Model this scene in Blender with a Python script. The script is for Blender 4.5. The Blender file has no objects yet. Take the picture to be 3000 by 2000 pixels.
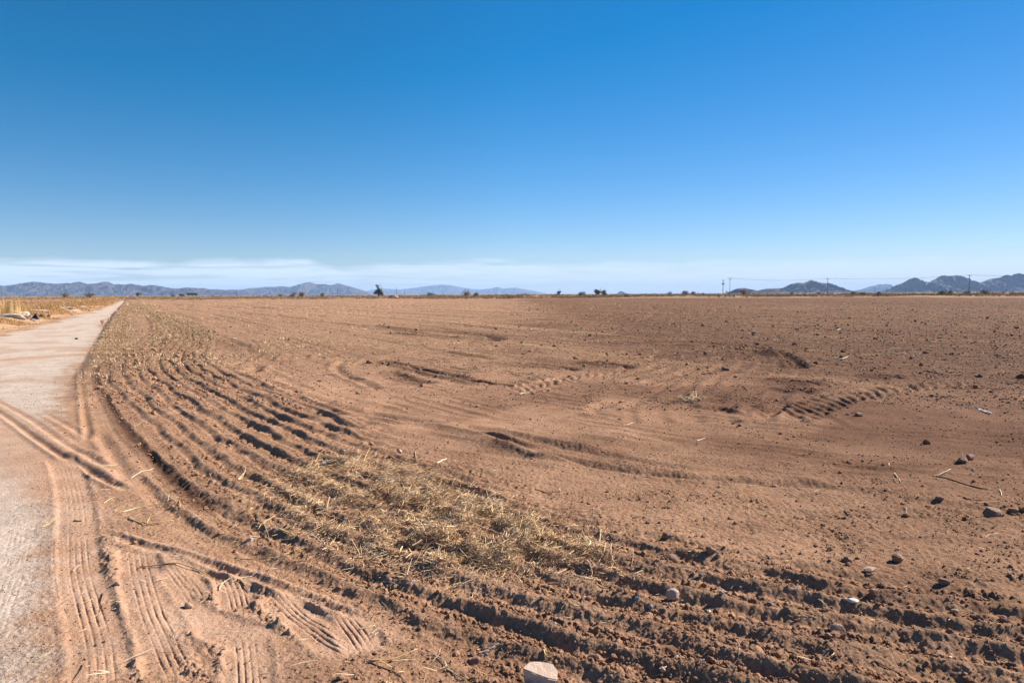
import bpy, math, random
import numpy as np
from mathutils import Matrix, Vector
R = math.radians
rng = np.random.default_rng(7)
random.seed(7)
scene = bpy.context.scene
COL = scene.collection

# ------------------------------------------------------------------ camera
EYE = 1.6
F = 2000.0                      # focal length in pixels of a 3000 px wide picture
PITCH, ROLL = R(3.96), R(-0.25)
CR = Matrix.Rotation(math.pi / 2 - PITCH, 3, 'X') @ Matrix.Rotation(ROLL, 3, 'Z')
cam_d = bpy.data.cameras.new('camera')
cam_d.sensor_width = 36.0
cam_d.lens = 24.0
cam_d.clip_start = 0.05
cam_d.clip_end = 200000.0
cam = bpy.data.objects.new('camera', cam_d)
cam.matrix_world = Matrix.Translation((0, 0, EYE)) @ CR.to_4x4()
COL.objects.link(cam)
scene.camera = cam

# ------------------------------------------------------------------ world, sun, exposure
SUN_EL, SUN_AZ = R(34.0), R(66.0)          # azimuth measured from the view direction (+Y) to the right
world = bpy.data.worlds.new('World')
scene.world = world
world.use_nodes = True
wt = world.node_tree
wt.nodes.clear()
def wn(t, **k):
    n = wt.nodes.new(t)
    for a, b in k.items():
        setattr(n, a, b)
    return n
def wl(a, b):
    wt.links.new(a, b)
def wmath(op, a, b=None, c=None, clamp=False):
    n = wn('ShaderNodeMath', operation=op, use_clamp=clamp)
    for i, v in enumerate((a, b, c)):
        if v is None:
            continue
        if isinstance(v, (int, float)):
            n.inputs[i].default_value = v
        else:
            wl(v, n.inputs[i])
    return n.outputs[0]
sky = wn('ShaderNodeTexSky', sky_type='NISHITA')
sky.sun_disc = False
sky.sun_elevation = SUN_EL
sky.sun_rotation = SUN_AZ
sky.altitude = 400
sky.air_density = 1.0
sky.dust_density = 0.05
sky.ozone_density = 3.0
hsv = wn('ShaderNodeHueSaturation')
hsv.inputs['Saturation'].default_value = 1.32
hsv.inputs['Value'].default_value = 1.0
wl(sky.outputs[0], hsv.inputs['Color'])
hsv.inputs['Saturation'].default_value = 1.3
tc = wn('ShaderNodeTexCoord')
sep = wn('ShaderNodeSeparateXYZ')
wl(tc.outputs['Generated'], sep.inputs[0])
# deeper, polarised looking blue: thin out the red and even out the side nearer the sun
vm = wn('ShaderNodeVectorMath', operation='MULTIPLY_ADD')
wl(hsv.outputs[0], vm.inputs[0])
vm.inputs[1].default_value = (0.86, 0.80, 1.00)
vm.inputs[2].default_value = (-0.50, 0.12, 0.0)
vx = wn('ShaderNodeVectorMath', operation='MAXIMUM')
wl(vm.outputs[0], vx.inputs[0]); vx.inputs[1].default_value = (.03, .03, .03)
vs = wn('ShaderNodeVectorMath', operation='SCALE')
wl(vx.outputs[0], vs.inputs[0])
wl(wmath('SUBTRACT', 1.0, wmath('MULTIPLY', wmath('ABSOLUTE', sep.outputs['X']), 0.26)), vs.inputs['Scale'])
SKYC = vs.outputs[0]
mp = wn('ShaderNodeMapping')
mp.inputs['Scale'].default_value = (2.2, 2.2, 46.0)
wl(tc.outputs['Generated'], mp.inputs['Vector'])
n1 = wn('ShaderNodeTexNoise')
n1.inputs['Scale'].default_value = 3.2
n1.inputs['Detail'].default_value = 8.0
n1.inputs['Roughness'].default_value = 0.55
n1.inputs['Distortion'].default_value = 0.5
wl(mp.outputs[0], n1.inputs['Vector'])
mp2 = wn('ShaderNodeMapping')
mp2.inputs['Scale'].default_value = (5.0, 5.0, 8.0)
wl(tc.outputs['Generated'], mp2.inputs['Vector'])
n2 = wn('ShaderNodeTexNoise')
n2.inputs['Scale'].default_value = 2.0
n2.inputs['Detail'].default_value = 5.0
wl(mp2.outputs[0], n2.inputs['Vector'])
# top of the cloud bank wanders between 2.2 and 2.9 degrees
topz = wmath('MULTIPLY_ADD', n2.outputs['Fac'], 0.034, 0.0300)
edge = wmath('SUBTRACT', topz, sep.outputs['Z'])
edge = wmath('MULTIPLY', edge, 110.0, clamp=True)
wisp = wmath('SUBTRACT', n1.outputs['Fac'], 0.29)
wisp = wmath('MULTIPLY', wisp, 4.0, clamp=True)
body = wmath('MULTIPLY', edge, wisp)
body = wmath('MULTIPLY', body, 0.85)
# thinner towards the right of the picture
side = wmath('MULTIPLY_ADD', sep.outputs['X'], -0.62, 0.80, clamp=True)
body = wmath('MULTIPLY', body, side, clamp=True)
mixc = wn('ShaderNodeMixRGB')
wl(body, mixc.inputs['Fac'])
wl(SKYC, mixc.inputs['Color1'])
mixc.inputs['Color2'].default_value = (6.6, 7.6, 8.5, 1)
bg = wn('ShaderNodeBackground')
bg.inputs['Strength'].default_value = 0.062
wl(mixc.outputs[0], bg.inputs['Color'])
wo = wn('ShaderNodeOutputWorld')
wl(bg.outputs[0], wo.inputs['Surface'])

sun_d = bpy.data.lights.new('sun', 'SUN')
sun_d.energy = 5.0
sun_d.angle = R(0.53)
sun_d.color = (1.0, 0.93, 0.83)
sun = bpy.data.objects.new('sun', sun_d)
sdir = Vector((math.sin(SUN_AZ) * math.cos(SUN_EL), math.cos(SUN_AZ) * math.cos(SUN_EL), math.sin(SUN_EL)))
sun.rotation_euler = sdir.to_track_quat('Z', 'Y').to_euler()
COL.objects.link(sun)

scene.view_settings.view_transform = 'Standard'
scene.view_settings.look = 'None'
scene.view_settings.gamma = 1.0
scene.view_settings.exposure = 1.10
scene.render.engine = 'CYCLES'
scene.cycles.max_bounces = 4
scene.cycles.diffuse_bounces = 2
scene.cycles.volume_bounces = 1
scene.cycles.use_denoising = True
scene.cycles.use_adaptive_sampling = False

# ------------------------------------------------------------------ picture <-> place
CRn = np.array(CR)
def rays(px, py):
    px = np.asarray(px, float); py = np.asarray(py, float)
    v = np.stack([(px - 1500) / F, -(py - 1000) / F, -np.ones_like(px)], -1)
    return v @ CRn.T
def gp(px, py, z=0.0):
    """point of the ground plane seen at picture position (px, py)"""
    v = rays(px, py)
    t = (z - EYE) / v[..., 2]
    return np.stack([v[..., 0] * t, v[..., 1] * t], -1)
def hy(px):
    return 861.5 - (px - 1500) * math.tan(-ROLL)
def at(px, D, z=0.0):
    """point at distance D (along the view) under picture column px"""
    return np.array([(px - 1500) / F * D, D, z])
def z_at(py, px, D):
    return EYE + (hy(px) - py) / F * D

# ------------------------------------------------------------------ noise
def _h(ix, iy, seed):
    h = (ix.astype(np.int64) * 374761393 + iy.astype(np.int64) * 668265263 + seed * 1442695041) & 0xffffffff
    h = ((h ^ (h >> 13)) * 1274126177) & 0xffffffff
    return (h ^ (h >> 16)) & 0xffffff
def pn(x, y, seed=0):
    x0 = np.floor(x); y0 = np.floor(y)
    fx = x - x0; fy = y - y0
    u = fx * fx * fx * (fx * (fx * 6 - 15) + 10); v = fy * fy * fy * (fy * (fy * 6 - 15) + 10)
    def g(dx, dy):
        a = _h(x0 + dx, y0 + dy, seed) * (2 * math.pi / 0xffffff)
        return np.cos(a) * (fx - dx) + np.sin(a) * (fy - dy)
    a = g(0, 0); b = g(1, 0); c = g(0, 1); d = g(1, 1)
    return 1.4 * ((a + (b - a) * u) * (1 - v) + (c + (d - c) * u) * v)
def fbm(x, y, octaves, seed=0, gain=0.5, cell=None, wl0=1.0):
    """x, y in units of the first wavelength (wl0 metres); octaves finer than the mesh fade out"""
    s = np.zeros_like(x); a = 1.0; f = 1.0
    for o in range(octaves):
        if cell is not None:
            w = np.clip((wl0 / f) / (2.0 * cell) - 0.5, 0, 1)
            m = w > 0
            if m.any():
                s[m] += a * w[m] * pn(x[m] * f + 13.7 * o, y[m] * f - 7.3 * o, seed + o)
        else:
            s += a * pn(x * f + 13.7 * o, y * f - 7.3 * o, seed + o)
        a *= gain; f *= 2.0
    return s
def sm(a, b, x):
    t = np.clip((x - a) / (b - a), 0, 1)
    return t * t * (3 - 2 * t)

# ------------------------------------------------------------------ polylines on the ground
def dense(pts, n=3):
    p = [np.array(q, float) for q in pts]
    for _ in range(n):
        q = [p[0]]
        for a, b in zip(p[:-1], p[1:]):
            q += [a * .75 + b * .25, a * .25 + b * .75]
        q.append(p[-1]); p = q
    return np.array(p)
def sdist(X, Y, P):
    """signed distance (positive to the right of travel) and length along polyline P"""
    best = np.full(X.shape, 1e18); sgn = np.zeros_like(best); T = np.zeros_like(best); acc = 0.0
    for (ax, ay), (bx, by) in zip(P[:-1], P[1:]):
        dx, dy = bx - ax, by - ay
        L = math.hypot(dx, dy)
        if L < 1e-9:
            continue
        ux, uy = dx / L, dy / L
        rx, ry = X - ax, Y - ay
        t = np.clip(rx * ux + ry * uy, 0, L)
        ex, ey = rx - t * ux, ry - t * uy
        d2 = ex * ex + ey * ey
        m = d2 < best
        best[m] = d2[m]
        sgn[m] = (rx * uy - ry * ux)[m]
        T[m] = acc + t[m]
        acc += L
    return np.sqrt(best) * np.sign(sgn), T, acc

RD = np.array([-.487, .873])                     # direction of the road
_re = [(-35, 59.8), (-20.5, 34.2), (-10.4, 16.5), (-8.5, 13.1), (-6.2, 9.3), (-4.45, 6.4), (-3.68, 5.5), (-3.25, 5.0), (-2.8, 4.3), (-2.3, 3.6), (-2.05, 3.0), (-1.9, 1.8), (-2.2, -1), (-2.2, -9)]
ROAD_R = dense([np.array(_re[0]) + RD * 600] + [np.array(q) for q in _re], 0)     # travelled from far to near: field lies on the left
_rl = [(-79, 136), (-49, 81.4), (-34.8, 54), (-26.6, 38.6), (-20.5, 27.4), (-17, 20), (-14, 13), (-11, 6), (-9, -2), (-9, -9)]
ROAD_L = dense([np.array(_rl[0]) + RD * 600] + [np.array(q) for q in _rl], 2)
_c0 = [(-33.0, 61), (-18.3, 35), (-12.8, 23.5), (-11.1, 19.5), (-10.1, 16.9), (-9.07, 14.9), (-7.75, 12.7), (-6.5, 10.9), (-5.2, 9.0), (-4.0, 7.35), (-2.75, 5.7), (-1.79, 4.7), (-1.13, 4.13), (-.55, 3.65), (.14, 3.17), (.56, 2.88), (1.2, 2.5), (2.2, 2.1), (4, 1.5), (8, .5), (20, -2)]
C0 = dense([np.array(_c0[0]) + RD * 200] + [np.array(q) for q in _c0], 2)

# strokes: marks pressed into or thrown up from the soil, traced on the ground
def S(kind, w, a, pts, **k):
    P = dense(gp([p[0] for p in pts], [p[1] for p in pts]), 2)
    return dict(kind=kind, w=w, a=a, P=P, **k)
STROKES = [
    S('rut', .045, .008, [(288, 1075), (286, 1100), (292, 1130), (312, 1160), (340, 1213), (368, 1262), (417, 1313), (459, 1352), (491, 1386), (540, 1436), (590, 1474), (650, 1508)], rough=1),
    # families of shallow tine marks that follow the turns of the tractor
    S('fan', 1.5, 0.027, [(1104, 1070), (1118, 1056), (1145, 1058), (1206, 1077), (1274, 1094), (1342, 1107), (1461, 1124), (1560, 1140)], lo=-1.5, hi=.2, lam=.28),
    S('fan', 2.4, 0.029, [(700, 1060), (725, 1040), (790, 1030), (900, 1022), (1100, 1012), (1350, 1003), (1454, 1000)], lo=-.4, hi=2.0, lam=.42),
    S('fan', 2.0, 0.017, [(1500, 1045), (1700, 1022), (1900, 1012), (2042, 1010), (2178, 1018), (2263, 1030), (2315, 1052), (2330, 1078), (2300, 1110), (2200, 1150)], lo=-.2, hi=3.4, lam=.42),
    S('fan', 2.0, 0.013, [(737, 1094), (831, 1139), (996, 1192), (1190, 1228), (1400, 1262), (1700, 1310), (2100, 1350), (2600, 1370), (3050, 1385)], lo=-.5, hi=2.2, lam=.5),
    S('fan', 1.2, .014, [(1900, 1245), (1870, 1200), (1900, 1150), (2000, 1110), (2150, 1085)], lo=-.2, hi=2.4, lam=.42),
    S('tan', .22, 0, [(-200, 1180), (0, 1245), (60, 1290), (130, 1350), (210, 1400), (300, 1440)], sand=1),
    # implement ruts running from the road into the field
    S('rut', .040, .025, [(-260, 1060), (-60, 1172), (0, 1209), (45, 1239), (112, 1290), (191, 1341), (249, 1373), (319, 1411), (385, 1444)], sand=1),
    S('rut', .040, .016, [(-200, 1080), (0, 1179), (96, 1230), (159, 1278), (223, 1316), (287, 1354), (351, 1386)], sand=1),
    S('rut', .040, .012, [(128, 1207), (198, 1246), (261, 1284)], sand=1),
    S('rut', .040, .020, [(236, 1075), (240, 1130), (246, 1200), (262, 1285)]),
    S('rut', .060, .018, [(290, 1262), (325, 1320), (352, 1370), (385, 1405)]),
    # turning marks in the field
    S('rut', .15, .055, [(737, 1094), (747, 1075), (765, 1069)]),
    S('rut', .10, .038, [(740, 1094), (775, 1111), (831, 1139), (901, 1160), (996, 1192), (1090, 1212), (1190, 1228), (1260, 1240), (1330, 1252)]),
    S('rut', .08, .035, [(1359, 1262), (1417, 1272), (1512, 1308), (1614, 1340), (1700, 1358), (1800, 1378), (1930, 1395), (2150, 1412), (2500, 1425)]),
    S('rut', .09, .028, [(1330, 1250), (1480, 1268), (1600, 1300), (1760, 1330), (1906, 1362), (2100, 1385)]),
    S('ridge', .16, .05, [(1250, 1235), (1390, 1290), (1545, 1322), (1700, 1385)]),
    S('rut', .24, .13, [(1087, 952), (1206, 966), (1308, 972), (1410, 981), (1451, 989), (1454, 1000)], rough=1),
    S('rut', .22, .12, [(1140, 974), (1240, 985), (1386, 989)], rough=1),
    S('rut', .13, .075, [(1104, 1070), (1118, 1058), (1145, 1060), (1206, 1077), (1274, 1094), (1342, 1107), (1403, 1121), (1461, 1124)], rough=1),
    S('rut', .12, .045, [(1145, 1084), (1182, 1104), (1223, 1118), (1291, 1124)], rough=1),
    S('rut', .10, .04, [(1010, 1056), (985, 1072), (992, 1090), (1040, 1112), (1120, 1140)]),
    S('rut', .14, .06, [(845, 989), (900, 1006), (954, 1017)]), S('rut', .15, .06, [(684, 1003), (737, 1020)]),
    S('rut', .16, .06, [(1290, 1028), (1360, 1040), (1450, 1052)]),
    S('rut', .12, .05, [(640, 1040), (655, 1060), (666, 1050)]), S('rut', .12, .05, [(655, 1078), (690, 1070), (715, 1055)]),
    S('rut', .16, .10, [(1880, 1003), (1950, 1001), (2042, 1002), (2178, 1012), (2263, 1026), (2307, 1046), (2338, 1067), (2341, 1080)], rough=1),
    S('ridge', .18, .10, [(1975, 1010), (2144, 1018), (2240, 1032), (2297, 1052)]),
    S('lug', .20, .03, [(1980, 1008), (2144, 1016), (2240, 1030)]),
    S('rut', .16, .08, [(1480, 1064), (1600, 1072), (1700, 1086)]),
    S('rut', .16, .09, [(1700, 1060), (1790, 1070), (1860, 1080)], rough=1),
    S('rut', .13, .07, [(2263, 1107), (2330, 1118), (2420, 1128)], rough=1),
    S('rut', .12, .06, [(2280, 1132), (2340, 1143), (2390, 1152)], rough=1),
    S('rut', .14, .07, [(2520, 1096), (2580, 1103), (2660, 1110)], rough=1),
    S('lug', .20, .022, [(1490, 1150), (1560, 1129), (1600, 1119), (1682, 1105), (1736, 1097), (1845, 1085)]),
    S('lug', .32, .034, [(2312, 1226), (2345, 1205), (2384, 1190), (2430, 1172), (2490, 1160), (2582, 1145), (2697, 1130), (2850, 1122)]),
    S('rut', .10, .045, [(2235, 1226), (2262, 1196), (2300, 1180), (2320, 1178)]), S('rut', .06, .02, [(2250, 1228), (2280, 1200), (2320, 1190)]),
    S('rut', .16, .09, [(2085, 1203), (2105, 1199), (2125, 1190)], rough=1),
    S('rut', .15, .05, [(2130, 1190), (2200, 1197), (2260, 1200)], rough=1),
    S('rut', .10, .022, [(1830, 1170), (1750, 1190), (1740, 1210), (1790, 1225)]), S('rut', .10, .018, [(1960, 1120), (1900, 1160), (1850, 1190), (1835, 1200)]),
    S('rut', .10, .02, [(2040, 1110), (1980, 1160), (1940, 1190)]), S('rut', .10, .02, [(2110, 1100), (2060, 1150), (2010, 1180)]),
    S('ridge', .24, .03, [(2500, 1215), (2560, 1196), (2620, 1190), (2700, 1196)]),
    # near the camera: pushed up strips beside the car tracks
    S('clump', .060, .020, [(315, 1560), (318, 1600), (325, 1650), (350, 1705)], sand=1),
    S('clump', .050, .016, [(352, 1757), (400, 1837), (446, 1900)], sand=1),
    S('clump', .045, .024, [(505, 1812), (520, 1850), (542, 1916), (590, 1996)], sand=1),
    S('clump', .045, .015, [(606, 1853), (670, 1932), (710, 1990)], sand=1),
    S('clump', .045, .026, [(526, 1668), (564, 1710), (606, 1748), (625, 1775)], sand=1),
    S('clump', .045, .024, [(752, 1722), (764, 1791), (828, 1836), (955, 1871)], sand=1),
    S('clump', .050, .018, [(860, 1790), (960, 1850), (1012, 1890)], sand=1),
    S('clump', .030, .014, [(172, 1560), (174, 1620), (178, 1700), (195, 1790)]),
    S('clump', .040, .022, [(362, 1925), (380, 1970), (395, 2010)], sand=1),
    S('rut', .035, .013, [(297, 1556), (415, 1597), (542, 1636), (700, 1680), (828, 1730), (955, 1765), (1083, 1823), (1190, 1860)], sand=1),
    S('ridge', .025, .013, [(300, 1545), (415, 1584), (542, 1620), (700, 1664), (828, 1713), (955, 1750), (1083, 1807)], sand=1),
    S('ridge', .025, .012, [(456, 1610), (542, 1636), (654, 1683), (750, 1722), (860, 1762), (930, 1780), (1083, 1817)], sand=1),
    S('rut', .035, .014, [(456, 1624), (542, 1652), (654, 1700), (750, 1740), (850, 1768)], sand=1),
    S('flat', .10, .012, [(335, 1728), (400, 1742), (478, 1762), (558, 1805), (640, 1838), (733, 1870), (830, 1915)], sand=1),
    S('tread', .105, .014, [(172, 1335), (195, 1375), (213, 1430), (225, 1500), (227, 1600), (232, 1680), (258, 1770), (285, 1860), (296, 1930), (300, 2080)], sand=1),
    S('tread', .10, .014, [(398, 1590), (405, 1650), (416, 1700), (440, 1790), (453, 1821), (478, 1870), (500, 1920), (540, 2010)], sand=1),
    S('tread', .085, .012, [(500, 1660), (540, 1705), (580, 1765)], sand=1),
    S('tread', .085, .012, [(670, 1690), (690, 1730), (704, 1785)], sand=1),
    S('tread', .090, .012, [(715, 1868), (725, 1930), (733, 2060)], sand=1),
    S('tread', .085, .012, [(790, 1735), (850, 1785), (910, 1835), (990, 1885), (1060, 1925)], sand=1),
    S('tread', .085, .014, [(1000, 1806), (1045, 1855), (1085, 1915)], sand=1),
    S('mark', .09, .004, [(70, 1560), (55, 1640), (30, 1720), (0, 1800), (-40, 1900)]),
    S('mark', .09, .004, [(62, 1520), (40, 1620), (10, 1680)]),
]
TREAD_GROOVES = (-.045, -.015, .015, .045)

def terrain(X, Y, cell=None):
    """height and surface masks of the land at X, Y"""
    X = np.asarray(X, float); Y = np.asarray(Y, float)
    if cell is None:
        cell = np.full(X.shape, 0.004)
    D = np.hypot(X, Y)
    z = .35 * fbm(X / 160, Y / 160, 2, 5) * sm(90, 400, D)
    z += sm(226, 240, D) * (.22 + .40 * fbm(X / 26, Y / 26, 3, 6)) * sm(900, 400, D)
    sr, _, _ = sdist(X, Y, ROAD_R); sr = -sr          # + : road side (west) of its east edge
    sr = -sr
    # after travel from far to near, west is to the right
    sl, _, _ = sdist(X, Y, ROAD_L)                    # + : west of the west edge
    wob = .16 * fbm(X / 1.1, Y / 1.1, 4, 21) + .5 * fbm(X / 9, Y / 9, 2, 22) * sm(8, 25, D)
    near_w = sm(9, 5, D)
    ragg = .22 * fbm(X / .28, Y / .28, 4, 23, gain=.65)
    pale = sm(-.12, .30, sr + wob * (.7 + .6 * near_w) + ragg) * sm(.3, -.3, sl + 2.0 * wob)
    # sandy red patches drifting over the pale crust
    patch = fbm(X / 1.6 + Y / 5, Y / 2.4, 4, 31)
    pale *= 1 - .42 * sm(.12, .6, patch + .25 * sm(2.9, 1.2, np.abs(sr - 1.9)) - .15)
    # red soil lying across the road
    st, _, _ = sdist(X, Y, dense(gp([-300, 0, 130, 275], [1086, 1058, 1046, 1037]), 2))
    band = np.exp(-(st / (.42 + .1 * patch)) ** 2) * (sr > -.3)
    pale *= 1 - 1.0 * band
    z += .02 * band + .012 * fbm(X / .5, Y / .5, 3, 33, cell=cell, wl0=.5) * (.35 + .65 * sm(.3, -.3, sr))
    # land west of the road: bank, then lower grass land
    bank = sm(.3, 2.6, sl) * sm(9, 4, sl)
    z += (.42 + .12 * fbm(X / 6, Y / 6, 3, 41)) * bank * sm(10, 24, Y)
    # field soil
    infield = sm(.05, -.25, sr)
    s = np.full(X.shape, 99.0); t = np.zeros_like(s)
    m = D < 75
    if m.any():
        a, b, _ = sdist(X[m], Y[m], C0)
        s[m] = -a; t[m] = b
    s2 = s + .06 * fbm(t / 1.5, s / .5, 4, 51)
    shx = np.maximum(sm(-1.3, .5, X), .55 * sm(-4.2, -2.6, X) * sm(9, 6.5, D))
    rowA = sm(-.14 - .75 * shx, .08 - .75 * shx, s) * sm(2.75 - 1.0 * shx, 2.0 - 1.0 * shx, s) * (1 - .12 * shx) * (.8 + .2 * sm(.3 - shx, 1.1 - shx, s)) * np.clip(1.0 + .14 * fbm(t / 1.1, s / .30, 3, 52), .7, 1.2)
    left_soft = sm(1.0, -2.5, X)
    lam = .247
    ph = s2 / lam * 2 * math.pi
    wave = .75 * (1.5 * (1 - np.abs(np.sin(ph / 2))) - .6) + .45 * np.cos(ph + .35) + .15 * np.cos(2 * ph + .8)
    Dn = np.maximum(D, .1)
    cross = np.abs(X * RD[1] - Y * RD[0]) / Dn
    cellr = np.where(D > 11, np.minimum(cell, cell * cross * 1.15 + .0012 * D), cell)
    fade = np.clip(lam / (2.2 * cellr) - .6, 0, 1)
    amp = (.0225 + .006 * sm(-1, 1.5, X)) * rowA * (1 - .35 * sm(.6, 0, np.abs(X + 1)) * 0)
    amp = amp + .0085 * sm(2.0, 2.8, s) * sm(8.5, 5.5, s) * np.clip(.35 + 1.3 * fbm(t / 2.5, s / .8, 3, 53), 0, 1.3)
    z += amp * wave * fade * sm(.5, 1.4, D)
    z += .03 * sm(-.15, .2, s) * sm(3.0, 2.2, s)
    # rows of the inner field run with the road
    p = X * RD[1] - Y * RD[0]
    inner = sm(6.5, 9, s) * infield * sm(20, 32, D)
    bold = np.exp(-((((p + .35 * fbm(X / 7, Y / 7, 2, 55)) / 2.35) % 1 - .5) / .085) ** 2)
    z += -.085 * inner * bold * (.15 + 1.1 * sm(-.1, .4, fbm(X / 14, Y / 14, 2, 56)))
    z += .016 * inner * np.cos((p + .05 * fbm(X / 3, Y / 3, 2, 57)) / .3 * 2 * math.pi) * np.clip(.3 / (2.2 * cellr) - .6, 0, 1)
    # big soft undulation and broken soil
    z += infield * .018 * fbm(X / 1.4, Y / 1.4, 3, 61, cell=cell, wl0=1.4)
    clump_zone = sm(-.2 - .6 * shx, .3 - .6 * shx, s) * sm(3.0 - 1.1 * shx, 1.9 - 1.1 * shx, s)
    brk = fbm(X / .9, Y / .9, 3, 62)
    rough = infield * np.clip(.25 + .9 * clump_zone + .30 * sm(-1, 2.5, X) * sm(9, 3, D) + .5 * brk * sm(0, 3, X + 3), .06, 1.3)
    flank = .14 + 1.0 * sm(.2, .8, .5 + .5 * np.sin(ph - .4))
    zone = sm(-.2 - .7 * shx, .1 - .7 * shx, s) * sm(2.9 - 1. * shx, 2.2 - 1. * shx, s)
    rough *= 1 - zone * (1 - flank)
    rough = np.maximum(rough, .22 * zone)
    rough = np.maximum(rough, .20 * sm(-.3, .3, sr) + .34 * sm(.1, -.3, sr) * sm(11, 8, D) + .22 * np.exp(-(sr / .35) ** 2))
    rough *= 1 - .45 * sm(0, -.4, s) * sm(10, 7, D) * (1 - shx)
    rough *= 1 - .5 * sm(4, 10, D) * sm(2.2, 3.2, s) * sm(3, -3, X)
    zz_ = sm(-.2 - .6 * shx, .1 - .6 * shx, s) * sm(3.0 - 1.0 * shx, 2.2 - 1.0 * shx, s)
    z += .011 * zz_ * fbm(X / .24, Y / .24, 3, 63, gain=.6, cell=cell * .7, wl0=.24)
    z0_ = z.copy()
    w = np.clip(.16 / (2 * cell) - .5, 0, 1)
    mm = w > 0
    if mm.any():
        xx, yy = X[mm], Y[mm]
        rr = rough[mm]
        b1 = np.abs(fbm(xx / .13, yy / .13, 2, 71, gain=.55, cell=cell[mm], wl0=.13))
        b0 = np.abs(fbm(xx / .058, yy / .058, 3, 73, gain=.6, cell=cell[mm], wl0=.058))
        b2 = fbm(xx / .045, yy / .045, 3, 72, gain=.6, cell=cell[mm], wl0=.045)
        z[mm] += w[mm] * (.010 * rr * (b1 - .25) + .0180 * rr * (b0 - .25) + .0080 * np.clip(rr + .12, 0, 1.4) * b2)
    # marks
    zs = z0_
    rut_dark = np.zeros_like(z)
    sandy = .8 * band
    for st_ in STROKES:
        P = st_['P']; wd = st_['w']; a = st_['a']
        reach = max(wd * 4, abs(st_.get('lo', 0)) + .3, st_.get('hi', 0) + .3) + .1
        mk = (X > P[:, 0].min() - reach) & (X < P[:, 0].max() + reach) & (Y > P[:, 1].min() - reach) & (Y < P[:, 1].max() + reach)
        if not mk.any():
            continue
        x, y = X[mk], Y[mk]
        d, tt, L = sdist(x, y, P)
        endf = sm(0, min(.35, L * .2), tt) * sm(0, min(.35, L * .2), L - tt)
        dd = d + .12 * wd * fbm(x / .12, y / .12, 2, 81)
        k = st_['kind']
        lod = np.clip(wd / (1.2 * cell[mk]), 0, 1)
        if k == 'rut':
            g = -a * np.exp(-(dd / wd) ** 2) + .7 * a * np.exp(-((dd - 1.7 * wd) / (.8 * wd)) ** 2) + .35 * a * np.exp(-((dd + 1.7 * wd) / (.8 * wd)) ** 2)
            if st_.get('rough'):
                g += .45 * a * np.exp(-(dd / (2.4 * wd)) ** 2) * fbm(x / (wd * .7), y / (wd * .7), 4, 82, gain=.65, cell=cell[mk], wl0=wd * .7)
                rut_dark[mk] = np.maximum(rut_dark[mk], np.exp(-(dd / (1.6 * wd)) ** 2) * endf)
                rough[mk] = np.maximum(rough[mk], 1.15 * np.exp(-(dd / (2.2 * wd)) ** 2) * endf)
            z[mk] += g * endf * lod
        elif k == 'fan':
            e = sm(st_['lo'] - .2, st_['lo'] + .1, d) * sm(st_['hi'] + .2, st_['hi'] - .1, d) * endf
            ll = st_['lam']
            lodf = np.clip(ll / (2.0 * cell[mk]) - .6, 0, 1)
            q = (d + .035 * fbm(x / 1.6, y / 1.6, 2, 89)) / ll * 2 * math.pi
            z[mk] += a * (np.cos(q) + .4 * np.cos(2 * q + 1)) * e * lodf * np.clip(.55 + 1.0 * fbm(x / 1.8, y / 1.8, 3, 90), .05, 1.4)
        elif k == 'ridge':
            z[mk] += a * np.exp(-(dd / wd) ** 2) * endf * lod
        elif k == 'clump':
            e = np.exp(-(dd / wd) ** 4)
            n = fbm(x / .045, y / .045, 4, 83, gain=.65, cell=cell[mk], wl0=.045) + .8 * fbm(x / .2, y / .2, 2, 88)
            z[mk] += a * e * (.25 + 1.1 * n) * endf
            rough[mk] = np.maximum(rough[mk], .9 * e * endf)
        elif k in ('tread', 'flat', 'mark'):
            d_ = np.abs(d) + .10 * wd * fbm(x / .10, y / .10, 3, 91, gain=.6)
            e = sm(wd * 1.38, wd * .92, d_) * endf
            if k == 'mark':
                pr = 0
            else:
                base = -a * .35 + .007 * fbm(x / .3, y / .3, 2, 84) + .0022 * fbm(x / .03, y / .03, 3, 85)
                pr = z[mk] * (1 - e) + (base * .8 + zs[mk] * .85 + .1 * z[mk]) * e
                pr += .3 * a * np.exp(-((np.abs(d) - wd * 1.25) / (.25 * wd)) ** 2) * endf
                z[mk] = pr
            rough[mk] *= 1 - .75 * e
            if k != 'flat':
                gg = np.zeros_like(d)
                for c in TREAD_GROOVES:
                    gg += np.exp(-((d - c * wd / .1) / .0046) ** 2)
                bars = .3 * (np.sin(tt / .021 * 2 * math.pi) > .2) * sm(.5 * wd, .75 * wd, np.abs(d))
                z[mk] -= (.0055 if k == 'tread' else .003) * (gg * np.clip(.010 / (1.4 * cell[mk]), .25, 1) * np.clip(.75 + .9 * fbm(x / .25, y / .25, 3, 86), .1, 1.3) + .6 * bars) * e
        elif k == 'lug':
            e = sm(wd * 1.2, wd * .9, np.abs(d)) * endf
            phs = (tt + 1.1 * (d + .3 * wd)) / .27
            bar = np.clip(np.cos(phs * 2 * math.pi + 1.3 * fbm(x / .5, y / .5, 2, 87) + 2.2 * (d / wd) ** 2) * 1.3, -1, 1) * np.clip(.8 + .9 * fbm(x / .35, y / .35, 2, 97), .2, 1.3)
            z[mk] = z[mk] * (1 - .7 * e) + e * a * (.55 * bar - .35) + .4 * a * np.exp(-((d - wd * 1.35) / (.3 * wd)) ** 2) * endf
            rough[mk] *= 1 - .6 * e
        if st_.get('sand'):
            e = np.exp(-(d / (wd * 1.9)) ** 2) * endf
            sandy[mk] = np.maximum(sandy[mk], e)
            pale[mk] *= 1 - .85 * e
    weeds = sm(.0, .35, s) * sm(2.7, 2.2, s) * sm(20, 27, D) * sm(220, 120, D)
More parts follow.
